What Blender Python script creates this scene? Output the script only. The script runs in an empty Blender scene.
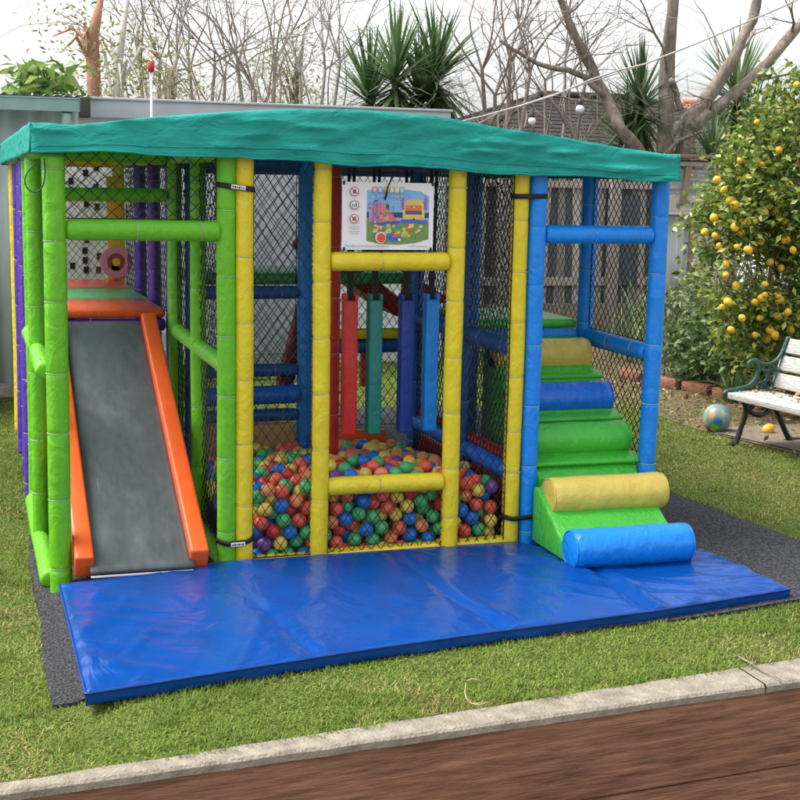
import bpy, bmesh, math, random
import numpy as np
from mathutils import Vector, Matrix, noise

random.seed(7)
rng = np.random.default_rng(11)
S = bpy.context.scene
COL = S.collection
R = math.radians

# ------------------------------------------------------------------ camera
FOC, YAW, PIT, ROL = 1379.0, R(17.7), R(9.1), R(1.13)
CAM = Vector((-1.076, -5.844, 1.72))
fw = Vector((math.sin(YAW)*math.cos(PIT), math.cos(YAW)*math.cos(PIT), -math.sin(PIT)))
r0 = Vector((math.cos(YAW), -math.sin(YAW), 0)); u0 = r0.cross(fw)
rt = math.cos(ROL)*r0 + math.sin(ROL)*u0
up = math.cos(ROL)*u0 - math.sin(ROL)*r0
cd = bpy.data.cameras.new('camera'); cam = bpy.data.objects.new('camera', cd); COL.objects.link(cam)
cd.sensor_width = 36; cd.lens = FOC/800*36; cd.clip_end = 500; cd.clip_start = .05
M3 = Matrix((rt, up, -fw)).transposed()
cam.matrix_world = Matrix.Translation(CAM) @ M3.to_4x4()
S.camera = cam

def at(px, py, y):
    """world point on the upright plane at depth y seen at photo position (px, py)"""
    d = fw + rt*((px-400)/FOC) - up*((py-400)/FOC)
    return CAM + d*((y-CAM.y)/d.y)
def on(px, py, z=0.0):
    d = fw + rt*((px-400)/FOC) - up*((py-400)/FOC)
    return CAM + d*((z-CAM.z)/d.z)
def dist(p): return (Vector(p)-CAM).dot(fw)

# ------------------------------------------------------------------ materials
def mat(name, col, rough=.5, var=.12, vscale=6, bump=0.0, bscale=30, spec=.5, attr=False, metal=0,
        col2=None, mix=(.4, .6), stretch=(1, 1, 1), trans=0, coat=0, detail=5, bump2=0, b2scale=8):
    m = bpy.data.materials.new(name); m.use_nodes = True
    nt = m.node_tree; N = nt.nodes; L = nt.links
    b = N['Principled BSDF']; b.inputs['Roughness'].default_value = rough
    b.inputs['Specular IOR Level'].default_value = spec; b.inputs['Metallic'].default_value = metal
    if coat: b.inputs['Coat Weight'].default_value = coat; b.inputs['Coat Roughness'].default_value = .25
    tc = N.new('ShaderNodeTexCoord'); mp = N.new('ShaderNodeMapping'); mp.inputs['Scale'].default_value = stretch
    L.new(tc.outputs['Object'], mp.inputs['Vector'])
    if attr:
        a = N.new('ShaderNodeVertexColor'); a.layer_name = 'col'
        base = a.outputs['Color']
    else:
        base = None
    nz = N.new('ShaderNodeTexNoise'); nz.inputs['Scale'].default_value = vscale; nz.inputs['Detail'].default_value = detail
    nz.inputs['Roughness'].default_value = .65
    L.new(mp.outputs['Vector'], nz.inputs['Vector'])
    if col2 is not None:
        rp = N.new('ShaderNodeValToRGB'); rp.color_ramp.elements[0].position = mix[0]; rp.color_ramp.elements[1].position = mix[1]
        rp.color_ramp.elements[0].color = (*col, 1); rp.color_ramp.elements[1].color = (*col2, 1)
        L.new(nz.outputs['Fac'], rp.inputs['Fac']); base = rp.outputs['Color']
    hs = N.new('ShaderNodeHueSaturation')
    mr = N.new('ShaderNodeMapRange'); mr.inputs['From Min'].default_value = .25; mr.inputs['From Max'].default_value = .75
    mr.inputs['To Min'].default_value = 1-var; mr.inputs['To Max'].default_value = 1+var
    nv = N.new('ShaderNodeTexNoise'); nv.inputs['Scale'].default_value = vscale*2.3; nv.inputs['Detail'].default_value = 6
    L.new(mp.outputs['Vector'], nv.inputs['Vector'])
    L.new(nv.outputs['Fac'], mr.inputs['Value']); L.new(mr.outputs['Result'], hs.inputs['Value'])
    if base is not None: L.new(base, hs.inputs['Color'])
    else: hs.inputs['Color'].default_value = (*col, 1)
    L.new(hs.outputs['Color'], b.inputs['Base Color'])
    if bump:
        bz = N.new('ShaderNodeTexNoise'); bz.inputs['Scale'].default_value = bscale; bz.inputs['Detail'].default_value = 4
        L.new(mp.outputs['Vector'], bz.inputs['Vector'])
        bp = N.new('ShaderNodeBump'); bp.inputs['Strength'].default_value = bump; bp.inputs['Distance'].default_value = .02
        L.new(bz.outputs['Fac'], bp.inputs['Height'])
        if bump2:
            bz2 = N.new('ShaderNodeTexNoise'); bz2.inputs['Scale'].default_value = b2scale; bz2.inputs['Detail'].default_value = 3
            bz2.inputs['Distortion'].default_value = 1.2
            L.new(mp.outputs['Vector'], bz2.inputs['Vector'])
            bp2 = N.new('ShaderNodeBump'); bp2.inputs['Strength'].default_value = bump2; bp2.inputs['Distance'].default_value = .05
            L.new(bz2.outputs['Fac'], bp2.inputs['Height']); L.new(bp.outputs['Normal'], bp2.inputs['Normal'])
            L.new(bp2.outputs['Normal'], b.inputs['Normal'])
        else:
            L.new(bp.outputs['Normal'], b.inputs['Normal'])
    if trans:
        t = N.new('ShaderNodeBsdfTranslucent'); mx = N.new('ShaderNodeMixShader'); mx.inputs['Fac'].default_value = trans
        L.new(hs.outputs['Color'], t.inputs['Color']); L.new(b.outputs['BSDF'], mx.inputs[1]); L.new(t.outputs['BSDF'], mx.inputs[2])
        L.new(mx.outputs['Shader'], N['Material Output'].inputs['Surface'])
    return m

def vinyl(name, col, rough=.38): return mat(name, col, rough, .07, 7, .17, 48, .45, stretch=(1, 1, .6), bump2=.24, b2scale=13)
GREEN = vinyl('green_vinyl', (.125, .45, .014)); YELLOW = vinyl('yellow_vinyl', (.70, .56, .020))
BLUE = vinyl('blue_vinyl', (.003, .225, .74)); NAVY = vinyl('navy_vinyl', (.012, .10, .34))
PURPLE = vinyl('purple_vinyl', (.085, .03, .34)); RED = vinyl('red_vinyl', (.55, .025, .02))
ORANGE = mat('orange_vinyl', (.78, .115, .022), .34, .06, 5, .06, 60, .4, bump2=.08, b2scale=6); STEPGREEN = vinyl('step_green_vinyl', (.06, .46, .045), .30)
SAND = vinyl('sand_yellow_vinyl', (.66, .50, .10), .33); ROYAL = vinyl('royal_blue_vinyl', (.005, .15, .70), .26)
TANPAD = vinyl('tan_vinyl', (.50, .27, .08)); TEALPAD = vinyl('teal_vinyl', (.01, .20, .17)); DARKRED = vinyl('maroon_vinyl', (.30, .022, .018))
DEEPBLUE = vinyl('deep_blue_vinyl', (.008, .04, .27)); SKYBLUE = vinyl('sky_blue_vinyl', (.01, .26, .78))
ORANGEPAD = vinyl('orange_pad_vinyl', (.66, .09, .02), .22); GREENPAD = vinyl('green_pad_vinyl', (.07, .36, .11), .22); REDPAD = vinyl('red_pad_vinyl', (.50, .05, .035), .22)
MATBLUE = mat('mat_blue_vinyl', (.001, .048, .25), .26, .14, 3, .06, 60, .38, bump2=.26, b2scale=5, stretch=(1, .7, 1))
TIE = mat('pale_seam_tie', (.40, .45, .36), .5)
NET = mat('black_net_cord', (.008, .008, .009), .7)
STRAP = mat('black_webbing', (.01, .01, .011), .6, bump=.3, bscale=300)
WHITEP = mat('white_print', (.78, .78, .80), .4, .03)
CLOTH = mat('teal_shade_cloth', (.030, .45, .385), .62, .18, 3.5, .3, 200, .25, stretch=(.6, 1, 1.6), bump2=.45, b2scale=9, trans=.38)
CHUTE = mat('scuffed_grey_chute', (.066, .080, .085), .33, .16, 12, .05, 160, .5, col2=(.098, .114, .12), mix=(.35, .80), stretch=(1.2, .45, .45), detail=9)
def scuff(m):
    nt = m.node_tree; N = nt.nodes; L = nt.links; b = N['Principled BSDF']; src = b.inputs['Base Color'].links[0].from_socket
    tc = N.new('ShaderNodeTexCoord')
    for st, sc, lo, hi, amt, c_ in (((30, .9, .9), 5, .66, .74, .30, (.42, .45, .46, 1)), ((1.4, .8, .8), 5, .52, .80, .38, (.21, .23, .235, 1)), ((14, 1.6, 1.6), 7, .70, .76, .35, (.34, .37, .38, 1))):
        mp = N.new('ShaderNodeMapping'); mp.inputs['Scale'].default_value = st; mp.inputs['Rotation'].default_value = (0, 0, .06*sc-.3); L.new(tc.outputs['Object'], mp.inputs['Vector'])
        n = N.new('ShaderNodeTexNoise'); n.inputs['Scale'].default_value = sc; n.inputs['Detail'].default_value = 7; n.inputs['Roughness'].default_value = .62; L.new(mp.outputs['Vector'], n.inputs['Vector'])
        r_ = N.new('ShaderNodeMapRange'); r_.inputs['From Min'].default_value = lo; r_.inputs['From Max'].default_value = hi; r_.inputs['To Max'].default_value = amt; L.new(n.outputs['Fac'], r_.inputs['Value'])
        mx = N.new('ShaderNodeMixRGB'); mx.inputs['Color2'].default_value = c_; L.new(r_.outputs['Result'], mx.inputs['Fac']); L.new(src, mx.inputs['Color1']); src = mx.outputs['Color']
    L.new(src, b.inputs['Base Color'])
scuff(CHUTE)
RUG = mat('speckled_rubber', (.030, .031, .034), .95, .3, 110, .9, 300, .2, col2=(.19, .19, .20), mix=(.44, .66))
GRASS = mat('grass_blades', (.1, .2, .03), .65, .15, 3, spec=.25, attr=True, trans=.25)
LEAF = mat('leaves', (.1, .2, .03), .40, .15, 3, spec=.5, attr=True, trans=.33)
BARK = mat('grey_brown_bark', (.20, .16, .13), .9, .4, 9, 1.0, 30, .2, stretch=(1, 1, .3), col2=(.32, .27, .22), mix=(.4, .7))
PALEBARK = mat('pale_bark', (.46, .42, .38), .9, .25, 4, .6, 18, .2, stretch=(1, 1, .3))
REDBARK = mat('reddish_bark', (.36, .19, .13), .9, .25, 4, .6, 18, .2, stretch=(1, 1, .3))
LAWN = mat('lawn_earth', (.060, .085, .018), .95, .3, 18, .8, 80, .1, col2=(.15, .14, .055), mix=(.42, .72))
SOIL = mat('soil_and_litter', (.105, .082, .045), .95, .35, 14, 1.0, 40, .1, col2=(.22, .17, .10), mix=(.4, .7))
CONC = mat('weathered_concrete', (.215, .185, .145), .9, .25, 9, .6, 90, .2, col2=(.32, .285, .23), mix=(.35, .7))
PAVE = mat('dusty_paving', (.19, .155, .12), .9, .25, 9, .5, 60, .2)
SLEEPER = mat('wet_red_timber', (.165, .070, .038), .6, .5, 9, .6, 70, .3, stretch=(.22, 2.0, 3.4), col2=(.29, .150, .088), mix=(.34, .70), detail=14, bump2=.25, b2scale=4)
TIMBER = mat('weathered_timber', (.27, .20, .15), .9, .25, 6, .5, 40, .2, stretch=(3, 3, .3))
PALING = mat('grey_paling_timber', (.34, .30, .27), .9, .25, 5, .5, 40, .2, stretch=(4, 4, .3), attr=True)
CORR = mat('grey_green_corrugated_steel', (.43, .49, .475), .45, .15, 3, .1, 20, .5, stretch=(3, 3, .5))
CORR2 = mat('weathered_zinc_sheet', (.42, .43, .42), .55, .2, 3, .15, 20, .4, stretch=(3, 3, .5))
GUTTER = mat('grey_green_gutter', (.30, .40, .385), .35, .08, 3)
FASCIA = mat('pale_grey_fascia', (.50, .53, .57), .5, .08, 2)
BOARD = mat('pale_weatherboard', (.70, .71, .73), .6, .1, 2)
DARKBROWN = mat('dark_brown_plastic', (.05, .035, .03), .5)
BROWNTILE = mat('dark_brown_roof_tiles', (.030, .022, .020), .8, .3, 6, .4, 10, .3)
GREYTILE = mat('grey_brown_roof_tiles', (.085, .065, .062), .85, .35, 5, .5, 12, .3)
TERRA = mat('terracotta_tiles', (.46, .22, .15), .85, .2, 3, .4, 10, .2)
WALLDK = mat('dark_wall', (.10, .09, .08), .8); WALLLT = mat('light_render_wall', (.6, .58, .55), .8)
IRON = mat('black_cast_iron', (.012, .013, .013), .45, .2, 20, .3, 60)
GREENIRON = mat('dark_green_cast_iron', (.018, .075, .055), .45, .2, 20, .3, 60)
WHITEWOOD = mat('flaking_white_paint', (.46, .445, .42), .8, .16, 14, .5, 50, .3, stretch=(3, .5, 3), col2=(.25, .215, .18), mix=(.54, .70))
LEMON = mat('lemon_skin', (.74, .44, .028), .5, .22, 6, .25, 120)
BRICK = mat('red_brick', (.25, .115, .075), .9, .3, 16, .6, 60, .2)
BLACKGLASS = mat('dark_glass', (.015, .017, .02), .12, .1)
BULB = mat('frosted_bulb', (.75, .75, .76), .25, .03)
STRAW = mat('dry_straw', (.36, .29, .14), .9, .2)
PINK = mat('pink_panel', (.62, .28, .36), .4); MAROON = mat('maroon_panel', (.30, .07, .06), .4); BRIGHTYEL = mat('bright_yellow_panel', (.75, .45, .03), .4)
CORD = mat('dark_green_cord', (.02, .06, .045), .7)
POLEWHITE = mat('white_pole', (.72, .72, .74), .4); REDPL = mat('red_plastic', (.5, .03, .03), .35)

# ------------------------------------------------------------------ mesh builder
class MB:
    def __init__(s): s.v = []; s.f = []; s.mi = []; s.sm = []; s.c = []
    def add(s, verts, faces, mi=0, smooth=False, col=None):
        o = len(s.v); s.v += [tuple(p) for p in verts]
        for f in faces: s.f.append(tuple(i+o for i in f)); s.mi.append(mi); s.sm.append(smooth); s.c.append(col)
    def box(s, c, d, rot=None, mi=0, col=None):
        x, y, z = d[0]/2, d[1]/2, d[2]/2
        vs = [Vector(p) for p in ((-x,-y,-z),(x,-y,-z),(x,y,-z),(-x,y,-z),(-x,-y,z),(x,-y,z),(x,y,z),(-x,y,z))]
        if rot is not None: vs = [rot @ p for p in vs]
        s.add([p+Vector(c) for p in vs], [(0,3,2,1),(4,5,6,7),(0,1,5,4),(1,2,6,5),(2,3,7,6),(3,0,4,7)], mi, False, col)
    def rbox(s, c, d, b=.012, rot=None, mi=0, seg=3):
        bm = bmesh.new(); bmesh.ops.create_cube(bm, size=1)
        for v in bm.verts: v.co = Vector((v.co.x*d[0], v.co.y*d[1], v.co.z*d[2]))
        bmesh.ops.bevel(bm, geom=list(bm.edges), offset=b, segments=seg, profile=.5, affect='EDGES')
        s.addbm(bm, Matrix.Translation(Vector(c)) @ (rot.to_4x4() if rot is not None else Matrix()), mi)
    def addbm(s, bm, M=Matrix(), mi=0, smooth=True):
        bm.verts.index_update()
        s.add([M @ v.co for v in bm.verts], [[v.index for v in f.verts] for f in bm.faces], mi, smooth); bm.free()
    def tube(s, pts, rad, n=8, mi=0, cap=True, col=None, closed=False):
        pts = [Vector(p) for p in pts]; k = len(pts)
        if not hasattr(rad, '__len__'): rad = [rad]*k
        ring = []; nrm = None
        for i, p in enumerate(pts):
            a = pts[max(i-1, 0)] if not closed else pts[(i-1) % k]; b = pts[min(i+1, k-1)] if not closed else pts[(i+1) % k]
            t = (b-a); t = t.normalized() if t.length > 1e-9 else Vector((0,0,1))
            if nrm is None: nrm = t.orthogonal().normalized()
            nrm = (nrm - t*nrm.dot(t)); nrm = nrm.normalized() if nrm.length > 1e-6 else t.orthogonal().normalized()
            bn = t.cross(nrm)
            ring.append([p + (nrm*math.cos(2*math.pi*j/n)+bn*math.sin(2*math.pi*j/n))*rad[i] for j in range(n)])
        vs = [q for r_ in ring for q in r_]; fs = []
        for i in range(k if closed else k-1):
            i2 = (i+1) % k
            for j in range(n): fs.append((i*n+j, i*n+(j+1) % n, i2*n+(j+1) % n, i2*n+j))
        if cap and not closed: fs.append(tuple(range(n-1, -1, -1))); fs.append(tuple((k-1)*n+j for j in range(n)))
        s.add(vs, fs, mi, True, col)
    def prism(s, prof, x0, x1, mi=0, smooth=False):
        """profile of (y, z) points extruded along x"""
        n = len(prof)
        vs = [(x0, y, z) for y, z in prof] + [(x1, y, z) for y, z in prof]
        fs = [(i, i+n, (i+1) % n+n, (i+1) % n) for i in range(n)] + [tuple(range(n)), tuple(range(2*n-1, n-1, -1))]
        s.add(vs, fs, mi, smooth)
    def build(s, name, mats, parent=None, label=None, cat=None, group=None, kind=None):
        me = bpy.data.meshes.new(name); me.from_pydata(s.v, [], s.f)
        if not isinstance(mats, (list, tuple)): mats = [mats]
        for m in mats: me.materials.append(m)
        me.polygons.foreach_set('material_index', s.mi); me.polygons.foreach_set('use_smooth', s.sm)
        if any(c is not None for c in s.c):
            ca = me.color_attributes.new('col', 'FLOAT_COLOR', 'CORNER')
            arr = []
            for p, c in zip(me.polygons, s.c): arr += list((*(c or (.3,.3,.3)), 1))*p.loop_total
            ca.data.foreach_set('color', arr)
        me.update()
        o = bpy.data.objects.new(name, me); COL.objects.link(o); o.parent = parent
        tag(o, label, cat, group, kind); return o

def smooth(P_, k=5, closed=False):
    P_ = [Vector(p) for p in P_]; n = len(P_); out = []
    for i in range(n-1):
        a, b, c, d = P_[max(i-1, 0)], P_[i], P_[i+1], P_[min(i+2, n-1)]
        for j in range(k):
            t = j/k; out.append(.5*((2*b)+(c-a)*t+(2*a-5*b+4*c-d)*t*t+(3*b-a-3*c+d)*t**3))
    out.append(P_[-1]); return out
def tag(o, label=None, cat=None, group=None, kind=None):
    if label: o['label'] = label
    if cat: o['category'] = cat
    if group: o['group'] = group
    if kind: o['kind'] = kind
    return o
def thing(name, label, cat, group=None):
    o = bpy.data.objects.new(name, None); COL.objects.link(o); o.empty_display_size = .1
    return tag(o, label, cat, group)
def quick(name, verts, faces, cols, m, parent=None, **kw):
    """fast mesh from numpy arrays; faces (n,k); cols per face"""
    me = bpy.data.meshes.new(name); nf, k = faces.shape
    me.vertices.add(len(verts)); me.vertices.foreach_set('co', verts.astype(np.float32).ravel())
    me.loops.add(nf*k); me.loops.foreach_set('vertex_index', faces.astype(np.int32).ravel())
    me.polygons.add(nf); me.polygons.foreach_set('loop_start', np.arange(0, nf*k, k, dtype=np.int32))
    me.polygons.foreach_set('loop_total', np.full(nf, k, dtype=np.int32))
    me.update(calc_edges=True)
    ca = me.color_attributes.new('col', 'FLOAT_COLOR', 'CORNER')
    c4 = np.concatenate([cols, np.ones((nf, 1))], 1).astype(np.float32)
    ca.data.foreach_set('color', np.repeat(c4, k, 0).ravel())
    me.materials.append(m); me.validate()
    o = bpy.data.objects.new(name, me); COL.objects.link(o); o.parent = parent
    return tag(o, **kw)

def nz(p, s=1.0): return noise.noise(Vector(p)*s)

# ------------------------------------------------------------------ padded sleeves and nets
def sleeve(mb, p0, p1, r, seam=.3, off=None, n=18, mi=0, tie=1, wob=.018):
    p0 = Vector(p0); p1 = Vector(p1); L = (p1-p0).length; t = (p1-p0)/L
    if off is None: off = random.uniform(.05, seam)
    a = t.orthogonal().normalized(); b = t.cross(a)
    sd = Vector((random.random()*50, random.random()*50, random.random()*50))
    rows = [(0, .55), (.004, .82), (.014, .97), (.03, 1)]
    m = int(L/.04)
    ss = set(round(.03+(L-.06)*i/m, 4) for i in range(1, m))
    seams = []; q = off
    while q < L-.05: seams.append(q); q += seam*random.uniform(.82, 1.15)
    body = [(x, 1.0) for x in ss if all(abs(x-q) > .016 for q in seams)]
    for q in seams: body += [(q-.014, 1.0), (q-.004, .96), (q-.002, .945), (q+.002, .945), (q+.004, .96), (q+.014, 1.0)]
    rows += sorted(body) + [(L-.03, 1), (L-.014, .97), (L-.004, .82), (L, .55)]
    rows.sort(key=lambda x: x[0])
    vs = []; fs = []
    for (x, k) in rows:
        bend = Vector((nz(sd+t*x, 1.5), nz(sd+t*x+Vector((9, 0, 0)), 1.5), nz(sd+t*x+Vector((0, 9, 0)), 1.5)))*.006
        for j in range(n):
            th = 2*math.pi*j/n; d = a*math.cos(th)+b*math.sin(th)
            pl = sum(max(0, 1-abs(x-q)/.05) for q in seams)
            w = 1+.022*pl*nz(sd+d*3.2, 1)+wob*nz(sd+d*1.3+t*x*7, 1)+wob*.5*nz(sd+d*3+t*x*22, 1)
            vs.append(p0+t*x+d*r*k*w+bend)
    for i in range(len(rows)-1):
        for j in range(n): fs.append((i*n+j, i*n+(j+1) % n, (i+1)*n+(j+1) % n, (i+1)*n+j))
    fs.append(tuple(range(n-1, -1, -1))); fs.append(tuple((len(rows)-1)*n+j for j in range(n)))
    mb.add(vs, fs, mi, True)
    for q in seams:     # cable tie ring with its little locked end
        c = p0+t*q; pts = [c+(a*math.cos(2*math.pi*j/16)+b*math.sin(2*math.pi*j/16))*r*.972 for j in range(16)]
        mb.tube(pts, .0015, 4, mi=tie, closed=True)
        th = random.uniform(0, 6.28); d = a*math.cos(th)+b*math.sin(th); mb.box(c+d*r, (.006, .006, .006), mi=tie)

def net(mb, o, U, V, w, h, cu=.046, cv=.066, rad=.0023, sag=.010, seed=0, wig=.006):
    """diamond mesh of knotted cord over the rectangle o + u*U + v*V"""
    o = Vector(o); U = Vector(U).normalized(); V = Vector(V).normalized(); Nn = U.cross(V)
    sd = Vector((seed*3.7, seed*1.3, seed*9.1))
    def P(u, v):
        q = Vector((u*4, v*4, 0))+sd
        eu = min(1, min(u, w-u)/.06+.1) if w > .1 else .5; ev = min(1, min(v, h-v)/.06+.1); e = max(0, min(eu, ev))
        du = nz(q, 1)*wig*2+nz(q, 3)*wig; dv = nz(q+Vector((7, 3, 0)), 1)*wig*2+nz(q+Vector((2, 8, 0)), 3)*wig
        return o+U*(u+du*e)+V*(v+dv*e)+Nn*(nz(q+Vector((0, 0, 5)), .8)*sag*e)
    k = cv/cu
    for sgn in (1, -1):
        c0 = -h/k if sgn > 0 else 0; c1 = w if sgn > 0 else w+h/k
        c = c0+cu*.5
        while c < c1:
            # u = c + sgn*v/k
            pts = []; v0, v1 = 0, h
            if sgn > 0: v0 = max(0, -c*k); v1 = min(h, (w-c)*k)
            else: v0 = max(0, (c-w)*k); v1 = min(h, c*k)
            if v1-v0 > .01:
                m = max(2, int((v1-v0)/(cv*.5))+1)
                for i in range(m+1):
                    v = v0+(v1-v0)*i/m; pts.append(P(min(max(c+sgn*v/k, 0), w), v))
                mb.tube(pts, rad, 4, cap=False)
            c += cu
    for (a, b) in (((0, 0), (w, 0)), ((w, 0), (w, h)), ((w, h), (0, h)), ((0, h), (0, 0))):
        m = max(2, int(math.hypot(b[0]-a[0], b[1]-a[1])/.05))
        mb.tube([P(a[0]+(b[0]-a[0])*i/m, a[1]+(b[1]-a[1])*i/m) for i in range(m+1)], rad*1.25, 4, cap=False)

# ================================================================== THE PLAY FRAME
FR = thing('soft_play_frame', 'padded soft play frame of green, yellow, blue and purple posts holding the ball pit', 'play frame')
def post(x, y, m, r=.040, z0=0, z1=1.83, label=None, dx=0, seam=.30):
    b = MB(); sleeve(b, (x, y, z0), (x+dx, y, z1), r, seam); return b.build('post', [m, TIE], FR, label)
def bar(p0, p1, m, r=.040, label=None, name='crossbar', seam=.3):
    b = MB(); sleeve(b, p0, p1, r, seam); return b.build(name, [m, TIE], FR, label)
netn = [0]
def netpart(o, U, V, w, h, **k):
    netn[0] += 1
    b = MB(); net(b, o, U, V, w, h, seed=netn[0], **k); return b.build('net', NET, FR)

# green slide bay
post(-.712, -.02, GREEN, .047, -.065, 1.80, 'thick green padded corner post beside the slide')
post(0, 0, GREEN, .042, -.02, 1.83, 'green padded post strapped to the yellow post')
for (x, y) in ((0, .74), (0, 1.48), (-.755, .72), (-.738, 1.46)): post(x, y, GREEN, .038, -.03)
bar((-.668, -.01, 1.487), (-.030, 0, 1.487), GREEN, .044, 'green padded crossbar above the slide')
for x in (0, -.757):
    bar((x, .04, .905), (x, .70, .905), GREEN, .038); bar((x, .78, .905), (x, 1.44, .905), GREEN, .038)
    bar((x, .05, .02 if x == 0 else -.005), (x, 1.44, .03), GREEN, .04, name='base_rail')
    bar((x, .03, 1.815), (x, 3.7, 1.80), GREEN, .036)
bar((-.71, 1.48, 1.81), (-.04, 1.48, 1.81), GREEN, .036); bar((-.71, 1.48, 1.61), (-.04, 1.48, 1.61), GREEN, .036)
# purple middle bay and yellow end bay
for (x, y) in ((-.752, 1.60), (0, 1.58), (-.735, 2.30), (0, 2.30), (0, 2.98)): post(x, y, PURPLE, .038, -.03)
post(-.732, 2.98, PURPLE, .038, -.03)
post(-.728, 3.12, YELLOW, .038, -.03, 1.80); post(-.725, 3.78, YELLOW, .038, -.03, 1.79); post(-.04, 3.78, YELLOW, .038, -.03)
bar((-.72, 1.585, .925), (-.04, 1.585, .925), PURPLE, .034); bar((-.72, 2.3, .93), (-.04, 2.3, .93), PURPLE, .034)
bar((-.72, 2.98, .93), (-.04, 2.98, .93), PURPLE, .034)
for m, y0, y1 in ((ORANGEPAD, 1.56, 2.27), (GREENPAD, 2.31, 3.02), (REDPAD, 3.06, 3.76)):
    b = MB(); b.rbox((-.385, (y0+y1)/2, .983), (.69, y1-y0, .045), .02); b.build('deck_pad', m, FR, {ORANGEPAD: 'glossy orange deck pad at the top of the slide', GREENPAD: 'glossy green deck pad behind the orange one', REDPAD: 'glossy red deck pad at the back'}[m])
bar((-.72, 3.8, 1.8), (-.05, 3.8, 1.8), YELLOW, .036)
# nets of this column
netpart((-.665, 0, 1.535), (1, 0, 0), (0, 0, 1), .62, .285, cu=.062, cv=.058, rad=.0024)
netpart((.005, .05, .07), (0, 1, 0), (0, 0, 1), 1.38, .79, cu=.075, cv=.075, rad=.0022); netpart((.005, .05, .95), (0, 1, 0), (0, 0, 1), 1.38, .84, cu=.075, cv=.075, rad=.0022)
netpart((-.71, 3.79, 1.0), (1, 0, 0), (0, 0, 1), .63, .78, cu=.05, cv=.06); pass
netpart((0, 1.64, .97), (0, 1, 0), (0, 0, 1), 2.1, .82, cu=.075, cv=.075, rad=.0022)
# yellow ball pit bay
for x, l in ((.077, 'yellow padded post strapped to the green post'), (.416, None), (1.037, None), (1.345, 'yellow padded post strapped to the blue post')):
    post(x, -.005 if x < 1.2 else .005, YELLOW, .0405, 0, 1.80 if x > 1 else 1.825, l, dx=0, seam=.235 if x > .2 else .3)
bar((.452, -.003, 1.358), (1.003, -.003, 1.358), YELLOW, .042, 'yellow padded crossbar below the poster')
bar((.452, -.003, .353), (1.003, -.003, .353), YELLOW, .042, 'yellow padded crossbar across the ball pit opening')
for a, b_, z in ((.10, .385, .018), (.45, 1.0, .030), (1.07, 1.315, .036)): bar((a, .012, z), (b_, .012, z+.004), YELLOW, .036, name='base_rail')
netpart((.115, -.01, .05), (1, 0, 0), (0, 0, 1), .265, 1.74)
netpart((1.075, -.01, .05), (1, 0, 0), (0, 0, 1), .232, 1.70)
netpart((.455, -.012, .055), (1, 0, 0), (0, 0, 1), .545, .265)
YB = 1.48
for x, m in ((.09, NAVY), (.705, BLUE), (1.345, NAVY)): post(x, YB, m, .042)
post(1.345, .66, NAVY, .045, 0, 1.8)
post(.665, .76, RED, .043, 0, 1.8, 'red padded post behind the hanging pads')
post(1.395, .74, BLUE, .042, 0, 1.8)
for z, m, r in ((1.10, NAVY, .036), (.675, NAVY, .036), (.43, NAVY, .036), (1.79, NAVY, .038)): bar((.13, YB, z), (.665, YB, z), m, r)
bar((.13, YB-.03, .545), (.665, YB-.03, .545), ROYAL, .052, 'fat royal blue padded bar'); 
bar((.745, YB, .80), (1.305, YB, .80), NAVY, .040); bar((.745, YB, 1.79), (1.305, YB, 1.79), NAVY, .038)
b = MB(); b.rbox((1.025, YB-.01, .870), (.55, .09, .055), .018); b.build('wall_pad', YELLOW, FR)
b = MB(); b.rbox((.39, YB-.015, .195), (.52, .06, .385), .02); b.build('wall_pad', TANPAD, FR)
b = MB(); b.rbox((.955, YB-.015, .165), (.44, .06, .33), .02); b.build('wall_pad', ORANGE, FR)
b = MB(); b.rbox((.70, 1.85, 1.17), (1.24, .68, .06), .02); b.build('deck_pad', GREENPAD, FR, 'green deck pad over the back of the ball pit')
b = MB(); b.rbox((.70, 1.50, 1.775), (1.2, .02, .09), .005); b.build('wall_pad', NAVY, FR)
for z in (.96, .375): bar((1.345, .05, z), (1.345, .61, z), NAVY if z > .5 else ROYAL, .042)
for z in (.96, .375): bar((1.345, .71, z), (1.345, 1.44, z), NAVY if z > .5 else ROYAL, .042)
b = MB(); b.rbox((1.372, .76, .425), (.05, 1.36, .07), .02); b.build('wall_pad', RED, FR)
b = MB(); b.rbox((1.385, .76, .155), (.05, 1.36, .29), .02); b.build('wall_pad', RED, FR)
netpart((1.345, .05, .42), (0, 1, 0), (0, 0, 1), .57, .5); netpart((1.345, .05, 1.0), (0, 1, 0), (0, 0, 1), .57, .78)
netpart((1.345, .70, .42), (0, 1, 0), (0, 0, 1), .74, 1.36); netpart((1.328, .06, .03), (0, 1, 0), (0, 0, 1), 1.36, .31)
netpart((.13, YB+.02, .62), (1, 0, 0), (0, 0, 1), .53, 1.14); netpart((.745, YB+.02, .35), (1, 0, 0), (0, 0, 1), .56, 1.42)
bar((.09, .05, 1.81), (.09, 1.44, 1.80), NAVY, .036); bar((.70, .8, 1.80), (1.31, .8, 1.79), RED, .036)
bar((-.66, .02, 1.862), (2.0, .02, 1.815), NAVY, .025)
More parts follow.
